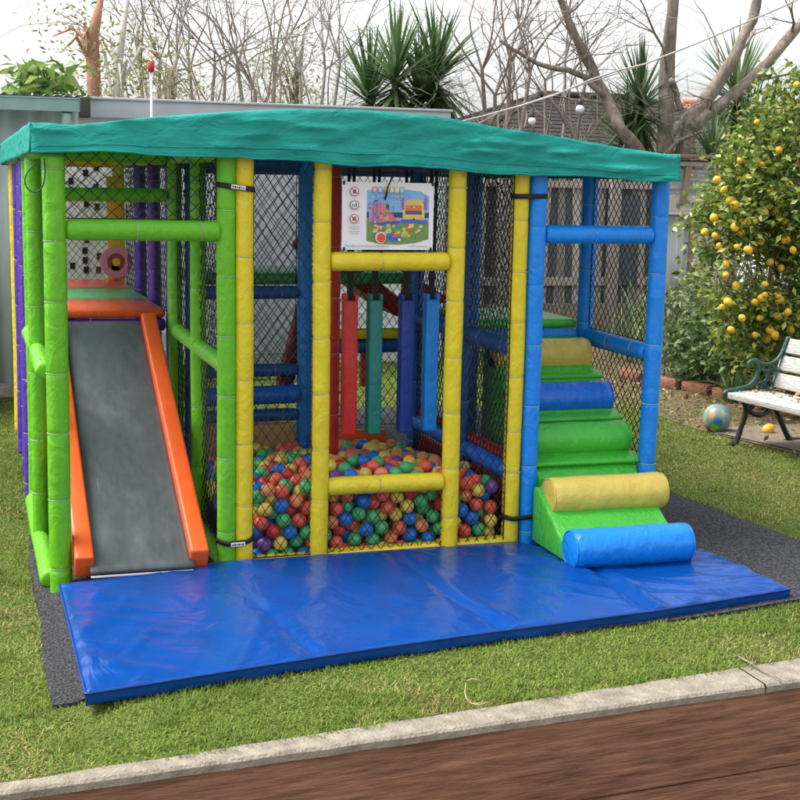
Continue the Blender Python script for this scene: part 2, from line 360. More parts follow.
# blue stair bay
post(1.427, 0, BLUE, .042, 0, 1.80, 'blue padded post strapped to the yellow post')
post(2.053, .015, BLUE, .042, 0, 1.79, 'blue padded corner post beside the climbing ramp')
post(2.053, .775, BLUE, .042, 0, 1.79); post(2.053, 1.5, BLUE, .04, 0, 1.79)
bar((1.465, .002, 1.483), (2.018, .012, 1.483), BLUE, .042, 'blue padded crossbar above the climbing ramp')
bar((2.053, .06, .925), (2.053, .735, .925), BLUE, .042); bar((2.053, .06, 1.80), (2.053, 1.46, 1.80), NAVY, .036)
bar((1.44, .79, .925), (2.01, .79, .925), BLUE, .036); bar((1.44, .79, 1.80), (2.01, .79, 1.80), NAVY, .036)
bar((1.385, 1.5, .93), (2.01, 1.5, .93), BLUE, .036); bar((1.44, .005, .05), (1.52, .005, .05), BLUE, .042, name='base_rail')
b = MB(); b.rbox((1.73, 1.14, .985), (.58, .68, .05), .02); b.build('deck_pad', STEPGREEN, FR, 'green deck pad at the top of the climbing ramp')
netpart((2.056, .06, .07), (0, 1, 0), (0, 0, 1), .67, .81, cu=.052, cv=.056, rad=.0021); netpart((2.056, .06, .97), (0, 1, 0), (0, 0, 1), .67, .80, cu=.052, cv=.056, rad=.0021)
netpart((1.40, 1.52, .97), (1, 0, 0), (0, 0, 1), .62, .80, rad=.0018); netpart((2.06, .83, .05), (0, 1, 0), (0, 0, 1), .63, 1.70, cu=.06, cv=.06, rad=.0018)
netpart((1.43, .80, 1.02), (1, 0, 0), (0, 0, 1), .02, .7)

# webbing straps round neighbouring posts
def strap(x0, x1, y, z, tilt, tagd, r=.046, sag=0):
    b = MB(); pts = []
    for i in range(40):
        a = i/40
        th = a*2*math.pi
        cx = x1 if math.cos(th) > 0 else x0
        pts.append(Vector((cx+math.cos(th)*r, y+math.sin(th)*(r+.003), z)))
    n = len(pts); vs = []; fs = []
    for p in pts:
        dz = tilt*(p.x-(x0+x1)/2) + (sag*(abs(p.x-(x0+x1)/2)/.08)**2 if p.y < y else 0)
        vs += [p+Vector((0, 0, dz-.011)), p+Vector((0, 0, dz+.011))]
    for i in range(n): j = (i+1) % n; fs.append((2*i, 2*j, 2*j+1, 2*i+1))
    b.add(vs, fs, 0, True); st = b.build('tie_strap', STRAP, FR)
    st.modifiers.new('thick', 'SOLIDIFY').thickness = .003
    if tagd:
        x = (x0+x1)/2+.003
        b = MB(); yf = y-r-.0075; zc = z+(sag*.02)
        rot = Matrix.Rotation(-math.atan(tilt), 3, 'Y')
        b.rbox((x, yf, zc), (.062, .004, .017), .0015, rot)
        for i in range(6):     # the worn dark lettering of the sewn label
            b.box((x-.023+i*.009, yf-.0026, zc-tilt*.0+random.uniform(-.001, .001)-(-.023+i*.009)*-tilt), (.006, .001, random.choice((.005, .008, .009))), rot, 1)
        b.build('sewn_label', [WHITEP, STRAP], st)
strap(.0, .077, -.002, 1.673, -.12, True)
strap(.0, .077, -.002, .128, .05, True, sag=.018)
strap(1.345, 1.427, .002, 1.655, .02, False); strap(1.345, 1.427, .002, .165, .05, False, sag=.012)

# ------------------------------------------------------------------ shade cloth cover
xs_k = [-.80, -.72, -.64, -.525, -.324, -.119, .048, .305, .568, .747, .884, 1.07, 1.212, 1.405, 1.60, 1.80, 2.085]
zs_k = [1.915, 1.918, 1.911, 1.924, 1.951, 1.973, 1.987, 2.004, 2.013, 2.006, 1.998, 1.978, 1.956, 1.935, 1.91, 1.882, 1.862]
hx = [-.80, -.527, 0, .403, 1.0, 1.315, 1.708, 2.085]; hz = [1.80, 1.805, 1.797, 1.785, 1.764, 1.753, 1.747, 1.738]
CV = thing('shade_cover', 'teal green shade cloth stretched over the top of the play frame', 'cover')
def cover_mesh():
    bm = MB(); x0, x1, y0, y1 = -.80, 2.09, -.088, 3.92
    nx = 150
    def ztop(x, y):
        t = (y-y0)/(y1-y0)
        return float(np.interp(x, xs_k, zs_k)) - .012*t + .02*math.sin(math.pi*min(1, t*1.0))*0 + nz((x*2.2, y*2.2, 3))*.006
    def zhem(x): return float(np.interp(x, hx, hz)) + .004*math.sin(x*9)+nz((x*5, 1, 1))*.008+nz((x*13, 1, 4))*.004
    # front skirt + roof in one grid: rows of v
    rows = []
    for k in range(15): rows.append(('s', k/14))
    ny = 40
    for k in range(1, ny+1): rows.append(('t', k/ny))
    V = []
    for kind, t in rows:
        for i in range(nx+1):
            x = x0+(x1-x0)*i/nx
            if kind == 's':
                zt = ztop(x, y0)-.006; zh = zhem(x); z = zh+(zt-zh)*t
                w = nz((x*2.6+z*9, z*24, 2))*.022+(.5-abs(nz((x*3.0-z*10, z*30, 5))))*.040+nz((x*1.2+t*1.5, t*3, 9))*.022+(.5-abs(nz((x*2.0+z*14, z*22, 15))))*.034+(.5-abs(nz((x*5.0-z*26, z*18+x*2, 25))))*.020
                bulge = .030*t**3
                V.append((x, y0-.016+bulge-abs(w)*.0+min(w, .022)*(.35+.65*math.sin(math.pi*min(1, t*.9+.1)))-.012, z+nz((x*3, t*2, 7))*.004))
            else:
                y = y0+.02+(y1-y0-.02)*t
                V.append((x, y, ztop(x, y)))
    W = nx+1; F = []
    for a in range(len(rows)-1):
        for i in range(nx): F.append((a*W+i, a*W+i+1, (a+1)*W+i+1, (a+1)*W+i))
    bm.add(V, F, 0, True)
    bm.tube([Vector(V[3*W+i])+Vector((0, -.0025, 0)) for i in range(1, nx)], .0016, 4, cap=False); bm.tube([Vector(V[i]) for i in range(0, nx+1)], .0035, 5)
    for side, xx in ((-1, x0), (1, x1)):
        V = []; m = 60; q = 8
        for k in range(q+1):
            t = k/q
            for j in range(m+1):
                y = y0+(y1-y0)*j/m; zt = ztop(xx, y); zh = (1.795 if side < 0 else 1.74)-(.03*j/m if side < 0 else 0)
                w = nz((y*4, t*4, 4+side))*.012
                V.append((xx+side*(.006*(1-t)+w*(1-t)*.8*(1 if 0 < j < m else 0)), y, zh+(zt-zh)*t))
        F = []
        for k in range(q):
            for j in range(m): F.append((k*(m+1)+j, k*(m+1)+j+1, (k+1)*(m+1)+j+1, (k+1)*(m+1)+j))
        bm.add(V, F, 0, True)
    V = []; 
    for k in (0, 1):
        for i in range(nx+1):
            x = x0+(x1-x0)*i/nx; V.append((x, y1, ztop(x, y1) if k else 1.76))
    bm.add(V, [(i, i+1, W+i+1, W+i) for i in range(nx)], 0, True)
    o = bm.build('cloth', CLOTH, CV); md = o.modifiers.new('thick', 'SOLIDIFY'); md.thickness = .003; md.offset = 0
cover_mesh()
b = MB(); pts = []
for i in range(0): pts.append(Vector((float(np.interp(i, [0, 12], [-.79, 2.08])), -.112, float(np.interp(np.interp(i, [0, 12], [-.79, 2.08]), hx, hz))-.003)))
b=None
b = MB(); A = at(44, 158, -.06)
pts = [A, at(45, 172, -.07), at(43, 185, -.07), at(37, 192, -.06), at(29, 190, -.05), at(25, 182, -.05), at(27, 173, -.05), at(34, 165, -.05), at(40, 160, -.06)]
b.tube(smooth(pts), .003, 6); b.build('loop_cord', CORD, CV)

# ------------------------------------------------------------------ slide
SL = thing('slide', 'grey slide with padded orange side rails leaning on the orange deck', 'slide')
ya, za, yb, zb = 1.53, .932, -.14, .055
def chute():
    b = MB(); n = 40; V = []; xs = np.linspace(-.60, -.165, 13)
    for i in range(n+1):
        t = i/n; y = ya+(yb-ya)*t; z = za+(zb-za)*t - .012*math.sin(math.pi*t)
        if t > .93: z = max(z, .057)
        for x in xs: V.append((x, y, z+.0025*nz((x*5, y*3, 0))))
    w = len(xs); F = [(i*w+j, i*w+j+1, (i+1)*w+j+1, (i+1)*w+j) for i in range(n) for j in range(w-1)]
    b.add(V, F, 0, True); o = b.build('chute', CHUTE, SL); m = o.modifiers.new('thick', 'SOLIDIFY'); m.thickness = .02; m.offset = -1
    b = MB(); b.rbox((-.383, yb-.004, .05), (.43, .008, .01), .003); b.build('chute_lip', WHITEP, SL)
    b = MB(); b.rbox((-.383, ya+.003, za+.002), (.45, .02, .012), .004); b.build('chute_lip', GUTTER, SL)
chute()
ang = math.atan2(za-zb, ya-yb); Ls = math.hypot(za-zb, ya-yb)
for x in (-.622, -.138):
    b = MB(); c = Vector((x, (ya+yb)/2+.02, (za+zb)/2+.02)); b.rbox(c, (.080, Ls-.03, .115), .012, Matrix.Rotation(ang, 3, 'X'), seg=4)
    b.build('side_rail', ORANGE, SL)
b = MB(); b.box((-.383, .9, .25), (.42, .05, .50)); b.build('support', PURPLE, SL)

# ------------------------------------------------------------------ hanging pads in the pit
for (xc, m, lab) in ((.632, RED, 'red hanging foam pad, leftmost over the ball pit'), (.752, TEALPAD, 'dark green hanging foam pad beside the red one'),
                     (.908, DEEPBLUE, 'dark blue hanging foam pad over the ball pit'), (1.030, SKYBLUE, 'bright sky blue hanging foam pad, nearest the right wall')):
    T = thing('hanging_pad', lab, 'hanging pad', 'hanging foam pads over the ball pit')
    y = .30; w = .066; zt = 1.165; zbm = .535+random.uniform(-.006, .006)
    b = MB(); b.rbox((xc, y, (zt+zbm)/2), (w, .066, zt-zbm), .010)
    for sx in (-1, 1): b.rbox((xc+sx*.025, y, zt+.012), (.016, .06, .03), .004)
    b.build('pad', m, T)
    b = MB()
    for sx in (-.010, .010): b.box((xc+sx, y, (zt+1.80)/2), (.014, .005, 1.80-zt), Matrix.Rotation(sx*1.0, 3, 'Y'))
    b.build('strap', STRAP, T)
bar((.45, .30, 1.80), (1.31, .30, 1.79), NAVY, .034)

# ------------------------------------------------------------------ inner red slides, panel
b = MB(); rot = Matrix.Rotation(math.atan2(.44, .10), 3, 'Y')
def plank(p0, p1, w, d, m, name, label, cat):
    p0 = Vector(p0); p1 = Vector(p1); t = (p1-p0); L = t.length; z = t.normalized(); yv = Vector((0, 1, 0)); yv = (yv-z*yv.dot(z)).normalized(); x = yv.cross(z)
    b = MB(); b.rbox((p0+p1)/2, (w, d, L), .015, Matrix((x, yv, z)).transposed()); return b.build(name, m, None, label, cat)
plank((.735, 1.60, 1.02), (.60, 1.60, .50), .085, .08, DARKRED, 'slide_rail', 'dark red padded slide rail slanting down behind the left net', 'slide rail')
S2 = thing('inner_slide', 'dark red padded slide inside the frame behind the hanging pads', 'slide')
def plank2(p0, p1, w, d, m, name):
    o = plank(p0, p1, w, d, m, name, None, None); o.parent = S2
plank2((.80, 1.66, 1.34), (1.32, 1.66, .98), .10, .07, DARKRED, 'side_rail'); plank2((.80, 2.12, 1.36), (1.32, 2.12, 1.0), .10, .07, RED, 'side_rail')
plank2((.80, 1.9, 1.30), (1.32, 1.9, .95), .03, .40, DARKRED, 'chute')
S3 = MB(); S3.add([(1.40, 1.86, 1.0), (1.72, 1.86, 1.0), (1.40, 1.86, 1.19), (1.40, 1.94, 1.0), (1.72, 1.94, 1.0), (1.40, 1.94, 1.19)],
                  [(0, 1, 2), (5, 4, 3), (0, 3, 4, 1), (1, 4, 5, 2), (2, 5, 3, 0)])
S3.build('foam_wedge', RED, None, 'red foam wedge at the back behind the right yellow net', 'foam wedge')
plank((1.10, 1.62, .55), (1.10, 1.62, .75), .07, .06, ORANGE, 'foam_block', 'orange foam block seen between the green and dark blue pads', 'foam block')
PW = thing('play_wheel', 'pink and maroon ring toy wheel on an orange board at the back of the decks', 'toy wheel')
c = at(116, 262, 3.70)
def ring(r0_, r1_, y, m, name):
    b = MB(); n = 32; V = []
    for j in range(n):
        a = 2*math.pi*j/n
        for (rr, yy) in ((r0_, 0), (r1_, 0), (r1_, .02), (r0_, .02)): V.append((c.x+math.cos(a)*rr, y+yy, c.z+math.sin(a)*rr))
    F = []
    for j in range(n):
        k = (j+1) % n
        for q in range(4): F.append((4*j+q, 4*j+(q+1) % 4, 4*k+(q+1) % 4, 4*k+q))
    b.add(V, F); b.build(name, m, PW)
b = MB(); b.rbox((c.x+.005, 3.735, 1.34), (.12, .02, .72), .005); b.build('board', BRIGHTYEL, PW)
ring(.060, .108, 3.685, PINK, 'outer_ring'); ring(.028, .060, 3.69, MAROON, 'inner_ring'); ring(.0, .028, 3.685, BRIGHTYEL, 'hub')
b = MB(); b.add([(c.x-.03, 3.69, 1.02), (c.x+.07, 3.69, 1.02), (c.x-.03, 3.69, 1.15), (c.x-.03, 3.715, 1.02), (c.x+.07, 3.715, 1.02), (c.x-.03, 3.715, 1.15)], [(0, 1, 2), (5, 4, 3), (0, 3, 4, 1), (1, 4, 5, 2), (2, 5, 3, 0)]); b.build('corner_piece', ORANGE, PW)

# ------------------------------------------------------------------ climbing ramp and front wedge
def bolster(parent, y, z, x0, x1, r, m, label=None):
    b = MB(); n = 28; rows = [(x0, .78), (x0+.004, .9), (x0+.015, 1), ]
    k = 14
    rows += [(x0+.015+(x1-x0-.03)*i/k, 1) for i in range(1, k)] + [(x1-.015, 1), (x1-.004, .9), (x1, .78)]
    V = []; F = []; sd = random.random()*30
    for x, q in rows:
        for j in range(n):
            a = 2*math.pi*j/n
            en = max(0, 1-min(x-x0, x1-x)/.09)
            w = 1+.03*nz((x*6+sd, math.cos(a)*1.5, math.sin(a)*1.5))+.014*nz((x*20+sd, math.cos(a)*4, math.sin(a)*4))+.05*en*nz((sd+x*9, math.cos(a)*3.2, math.sin(a)*3.2))
            V.append((x, y+math.cos(a)*r*q*w, z+math.sin(a)*r*q*w))
    for i in range(len(rows)-1):
        for j in range(n): F.append((i*n+j, i*n+(j+1) % n, (i+1)*n+(j+1) % n, (i+1)*n+j))
    F.append(tuple(range(n-1, -1, -1))); F.append(tuple((len(rows)-1)*n+j for j in range(n)))
    b.add(V, F, 0, True)
    b.tube([(x0+.004, y+math.cos(2*math.pi*j/24)*r*.93, z+math.sin(2*math.pi*j/24)*r*.93) for j in range(24)], .004, 5, closed=True)
    b.tube([(x1-.004, y+math.cos(2*math.pi*j/24)*r*.93, z+math.sin(2*math.pi*j/24)*r*.93) for j in range(24)], .004, 5, closed=True)
    return b.build('bolster', m, parent, label)
def bprism(prof, x0, x1, bev, m, name, parent):
    bm = bmesh.new(); n = len(prof)
    A = [bm.verts.new((x0, y, z)) for y, z in prof]; B = [bm.verts.new((x1, y, z)) for y, z in prof]
    bm.faces.new(A[::-1]); bm.faces.new(B)
    for i in range(n): bm.faces.new((A[i], A[(i+1) % n], B[(i+1) % n], B[i]))
    bmesh.ops.recalc_face_normals(bm, faces=bm.faces)
    bmesh.ops.bevel(bm, geom=list(bm.edges), offset=bev, segments=3, profile=.5, affect='EDGES')
    mb = MB(); mb.addbm(bm); return mb.build(name, m, parent)
WD = thing('foam_wedge_step', 'green foam wedge with a blue and a sand yellow bolster below the ramp', 'foam wedge')
bprism([(-.535, .058), (-.05, .058), (-.05, .315), (-.085, .325)], 1.432, 1.995, .012, STEPGREEN, 'wedge', WD)
bolster(WD, -.490, .133, 1.425, 2.0, .088, BLUE, 'bright blue bolster on the lowest step'); bolster(WD, -.17, .298, 1.455, 2.035, .086, SAND, 'sand yellow bolster')
RP = thing('climbing_ramp', 'green climbing ramp with green, blue and sand bolsters inside the blue bay', 'climbing ramp')
bprism([(0.0, .0), (.76, .0), (.76, .925), (.70, .91), (0.0, .345)], 1.475, 2.005, .012, STEPGREEN, 'ramp', RP)
bolster(RP, .165, .495, 1.475, 2.005, .080, STEPGREEN); bolster(RP, .385, .660, 1.475, 2.01, .080, ROYAL, 'royal blue bolster'); bolster(RP, .625, .845, 1.475, 1.995, .083, SAND, 'sand yellow bolster near the deck')
for (y, z) in ((.05, .40), (.275, .57), (.51, .745)):
    b = MB(); b.rbox((1.755, y+.02, z+.012), (.56, .10, .02), .008, Matrix.Rotation(R(15), 3, 'X')); b.build('step_flap', STEPGREEN, RP)

# ------------------------------------------------------------------ crash mat
def crash_mat():
    b = MB()
    fu = [-.734, -.35, .143, .398, .786, 1.497, 2.205]; fy = [-1.478, -1.405, -1.315, -1.272, -1.222, -1.14, -1.012]
    bu = [-.734, -.357, -.05, .30, 1.349, 1.50, 1.75, 2.161]; by = [-.225, -.165, -.05, -.045, -.03, -.22, -.42, -.363]
    n, m = 240, 80; T = .055
    def shape(u, v):
        xf = -.734+(2.205+.734)*u; xb = -.734+(2.161+.734)*u
        yf = float(np.interp(xf, fu, fy)); yb_ = float(np.interp(xb, bu, by))
        x = xf+(xb-xf)*v; y = yf+(yb_-yf)*v
        e = min(v*1.15, 1.15*(1-v), u*2.9, (1-u)*2.9)
        rnd = .005*(1-min(1, e/.010))**2
        z = T-rnd
        wr = 0
        for s_, amp, fall in ((.515, .014, .02), (.765, .022, .016), (.255, .007, .02)):
            q = u+.010*nz((v*2.2, s_*9, 0))+.03*(v-.5)*(1 if s_ < .6 else -1)
            wr -= amp*math.exp(-((q-s_)/(fall*.45))**2)*(.35+.65*math.exp(-v/.5))
            wr += amp*.8*math.exp(-((q-s_-.022)/(fall*.6))**2)*math.exp(-v/.55)
        # diagonal puckers
        p = nz((u*13+v*3.2, v*2.0-u*2, 1.7)); wr += .022*max(0, p)**2*2*(.25+u)
        p2 = nz((u*26-v*5, v*3, 4.1)); wr += .010*max(0, p2)**2*2*(.4+abs(u-.6))
        wr += .004*nz((x*2.5, y*2.5, 3))
        if u > .62: wr += .030*max(0, nz((u*22+v*10, v*5, 8.8)))*(u-.55)*2
        if u < .16: wr += .026*max(0, nz((u*9+3, v*13+u*22, 2.3)))*(1-u/.16)
        wr *= min(1, e/.03)
        return x, y, z+wr
    V = []
    for j in range(m+1):
        for i in range(n+1): V.append(shape(i/n, j/m))
    W = n+1; F = [(j*W+i, j*W+i+1, (j+1)*W+i+1, (j+1)*W+i) for j in range(m) for i in range(n)]
    # skirt: bulged sides down to the ground
    loop = [i for i in range(n+1)] + [j*W+n for j in range(1, m+1)] + [m*W+i for i in range(n-1, -1, -1)] + [j*W for j in range(m-1, 0, -1)]
    cx, cy = .72, -.7
    prev = loop; base = len(V); K = len(loop)
    for (zf, outw) in ((.93, -.003), (.70, -.002), (.40, -.003), (.12, -.004), (-.03, -.006)):
        for idx in loop:
            x, y, z = V[idx]
            d = Vector((0, -1, 0)) if idx < W else Vector((1, 0, 0)) if idx % W == n else Vector((0, 1, 0)) if idx >= m*W else Vector((-1, 0, 0))
            wv = 1+1.3*nz((x*9, y*9, zf*3))
            V.append((x+d.x*outw*wv, y+d.y*outw*wv, .008+(z-.008)*zf+.002*nz((x*12, y*12, zf))))
        cur = list(range(len(V)-K, len(V)))
        for i in range(K): F.append((prev[i], cur[i], cur[(i+1) % K], prev[(i+1) % K]))
        prev = cur
    F.append(tuple(prev[::-1]))
    b.add(V, F, 0, True)
    b.tube([Vector(V[i])+Vector((0, 0, .0005)) for i in loop], .0042, 6, closed=True)
    return b.build('crash_mat', MATBLUE, None, 'long glossy royal blue crash mat on the ground in front of the play frame', 'crash mat')
crash_mat()

# ------------------------------------------------------------------ poster
PO = thing('poster', 'white printed poster of play equipment hanging above the ball pit opening', 'poster')
px0, px1, pz0, pz1, py_ = .502, .920, 1.412, 1.704, -.022
b = MB(); n = 16; V = []
for k in (0, 1):
    for j in range(9):
        for i in range(n+1):
            x = px0+(px1-px0)*i/n; z = pz0+(pz1-pz0)*j/8; V.append((x, py_+(.003 if k else 0), z))
W = n+1; H_ = 9*W; F = [(j*W+i, j*W+i+1, (j+1)*W+i+1, (j+1)*W+i) for j in range(8) for i in range(n)]
F += [(H_+(j+1)*W+i, H_+(j+1)*W+i+1, H_+j*W+i+1, H_+j*W+i) for j in range(8) for i in range(n)]
lp = [i for i in range(W)]+[j*W+n for j in range(1, 9)]+[8*W+i for i in range(n-1, -1, -1)]+[j*W for j in range(7, 0, -1)]
F += [(lp[i], lp[i]+H_, lp[(i+1) % len(lp)]+H_, lp[(i+1) % len(lp)]) for i in range(len(lp))]
b.add(V, F); b.build('sheet', WHITEP, PO)
_pm = {}
def pmat(c):
    if c not in _pm: _pm[c] = mat('print_ink', c, .4, .05, 40)
    return _pm[c]
lay = [0]
class Print:
    """flat ink shapes printed on the poster sheet, in poster fractions (u right, v up)"""
    def __init__(s): s.b = MB(); s.m = []
    def poly(s, pts, c):
        m = pmat(c)
        if m not in s.m: s.m.append(m)
        lay[0] += 1; y = py_-.0006-.00004*lay[0]
        s.b.add([(px0+(px1-px0)*u, y, pz0+(pz1-pz0)*v) for u, v in pts], [tuple(range(len(pts)))], s.m.index(m))
    def rect(s, u0, v0, u1, v1, c): s.poly([(u0, v0), (u1, v0), (u1, v1), (u0, v1)], c)
    def disc(s, u, v, r, c, n=18): s.poly([(u+r*math.cos(2*math.pi*i/n)*.70, v+r*math.sin(2*math.pi*i/n)) for i in range(n)], c)
    def done(s, name): return s.b.build(name, s.m, PO)
rd = random.Random(5)
P = Print()
P.poly([(.265, .13), (.40, .09), (.60, .075), (.80, .10), (.95, .16), (.95, .80), (.85, .88), (.70, .90), (.265, .88)], (.20, .45, .72))
P.poly([(.265, .13), (.40, .09), (.60, .075), (.80, .10), (.95, .16), (.95, .42), (.60, .44), (.265, .50)], (.16, .28, .07))
P.rect(.265, .48, .95, .56, (.03, .06, .035)); P.poly([(.28, .68), (.39, .76), (.39, .73), (.29, .65)], (.02, .02, .03))
P.poly([(.33, .38), (.50, .36), (.64, .40), (.60, .44), (.33, .44)], (.05, .09, .42))
P.poly([(.29, .46), (.29, .68), (.33, .72), (.33, .40)], (.38, .30, .55))
P.rect(.33, .40, .42, .72, (.30, .16, .48)); P.rect(.345, .42, .36, .70, (.60, .30, .12)); P.rect(.39, .42, .405, .72, (.75, .22, .12))
P.rect(.42, .41, .455, .70, (.75, .20, .10)); P.rect(.455, .43, .52, .66, (.62, .36, .14)); P.rect(.47, .60, .51, .68, (.05, .08, .3)); P.poly([(.50, .60), (.60, .44), (.52, .42)], (.68, .16, .10))
P.rect(.55, .46, .56, .66, (.10, .18, .5))
P.rect(.66, .44, .90, .69, (.72, .55, .14)); P.poly([(.67, .69), (.72, .75), (.84, .76), (.89, .69)], (.72, .55, .18))
P.rect(.685, .58, .87, .67, (.70, .17, .06)); P.rect(.685, .53, .87, .585, (.10, .09, .12)); P.poly([(.76, .44), (.80, .44), (.79, .50), (.77, .50)], (.08, .05, .04))
for u in (.655, .905): P.rect(u-.015, .60, u+.02, .74, (.28, .12, .40)); P.poly([(u-.022, .74), (u+.027, .74), (u+.003, .82)], (.36, .14, .42))
P.poly([(.62, .40), (.92, .39), (.94, .45), (.65, .46)], (.08, .12, .48)); P.poly([(.44, .20), (.55, .12), (.66, .16), (.56, .28), (.44, .26)], (.05, .12, .50))
for i in range(34):
    u = rd.uniform(.34, .88); v = rd.uniform(.20, .37); s_ = rd.uniform(.015, .035)
    P.poly([(u-s_, v-s_), (u+s_*.9, v-s_*.7), (u+s_, v+s_), (u-s_*.7, v+s_*.9)], rd.choice(((.70, .10, .07), (.75, .55, .10), (.75, .58, .15), (.10, .2, .55), (.70, .3, .4), (.3, .5, .12))))
for i in range(150):
    k_ = rd.random()
    if k_ < .35: u = rd.uniform(.29, .52); v = rd.uniform(.40, .70); cs = ((.30, .16, .48), (.55, .22, .14), (.75, .30, .12), (.20, .14, .35), (.70, .5, .4), (.12, .2, .5))
    elif k_ < .6: u = rd.uniform(.67, .89); v = rd.choice((rd.uniform(.46, .52), rd.uniform(.70, .74))); cs = ((.72, .55, .14), (.66, .47, .12), (.76, .60, .22))
    elif k_ < .8: u = rd.uniform(.28, .93); v = rd.uniform(.17, .42); cs = ((.12, .24, .05), (.2, .34, .1), (.16, .28, .07))
    else: u = rd.uniform(.28, .93); v = rd.uniform(.57, .85); cs = ((.25, .50, .76), (.35, .58, .8), (.18, .42, .70))
    a_ = rd.uniform(.004, .012); P.poly([(u-a_, v-a_*1.2), (u+a_*.6, v-a_), (u+a_, v+a_*1.4), (u-a_*.8, v+a_)], rd.choice(cs))
P.disc(.415, .185, .085, (.6, .75, .5)); P.disc(.42, .18, .07, (.70, .06, .05)); P.disc(.62, .155, .022, (.8, .8, .8))
P.done('picture')
P = Print()
for i, (c_, uu) in enumerate((((.68, .22, .26), .345), ((.22, .42, .68), .405), ((.70, .40, .16), .475), ((.35, .6, .3), .530), ((.72, .60, .25), .585), ((.25, .45, .70), .640))):
    P.rect(uu-.024, .855, uu+.024, .935, c_)
    P.rect(uu-.012, .872, uu+.012, .918, (.78, .78, .8)); P.rect(uu-.005, .884, uu+.005, .906, c_)
for i, uu in enumerate((.385, .42, .47, .53, .57, .60, .64)): P.rect(uu-.012, .775, uu+.010, .815, (.45, .36, .62)); P.rect(uu-.004, .785, uu+.004, .800, (.25, .5, .78))
P.done('lettering')
for i, v in enumerate((.86, .665, .46)):
    P = Print(); P.disc(.125, v, .068, (.45, .10, .14) if i != 1 else (.30, .12, .16)); P.disc(.125, v, .055, (.78, .78, .80))
    if i != 1:
        P.rect(.105, v-.03, .145, v+.012, (.12, .06, .08)); P.rect(.115, v+.01, .14, v+.032, (.2, .06, .08))
        P.poly([(.088, v+.034), (.096, v+.044), (.163, v-.034), (.155, v-.044)], (.50, .08, .12))
    else:
        P.rect(.100, v-.03, .112, v+.018, (.15, .13, .16)); P.rect(.118, v-.03, .130, v+.008, (.15, .13, .16)); P.rect(.136, v-.03, .150, v+.030, (.15, .13, .16))
    P.done('symbol')
P = Print()
for k, v in enumerate((.335, .305, .265, .235)):
    u = .07+.015*(k % 2)
    while u < .19-.02*(k % 2): w_ = rd.uniform(.006, .016); P.rect(u, v, u+w_, v+.014, (.45, .44, .48)); u += w_+.006
for (a_, e_) in ((.04, .50), (.72, .93)):
    u = a_
    while u < e_: w_ = rd.uniform(.006, .018); P.rect(u, .045, u+w_, .045+rd.choice((.022, .022, .03)), (.42, .42, .45)); u += w_+.006
P.done('small_print')
b = MB(); b.tube([at(394, 171, -.035), at(391, 180, -.036), at(387.5, 188, -.036), at(386.5, 194, -.036), at(385, 200, -.036)], [.003, .004, .003, .005, .004], 6); b.build('hanging_cord', STRAP, PO)
b = MB()
for (x, z) in ((.508, 1.70), (.914, 1.70), (.512, 1.415), (.910, 1.415)): b.rbox((x, py_-.002, z), (.008, .012, .016), .002)
b.build('corner_tie', STRAP, PO)

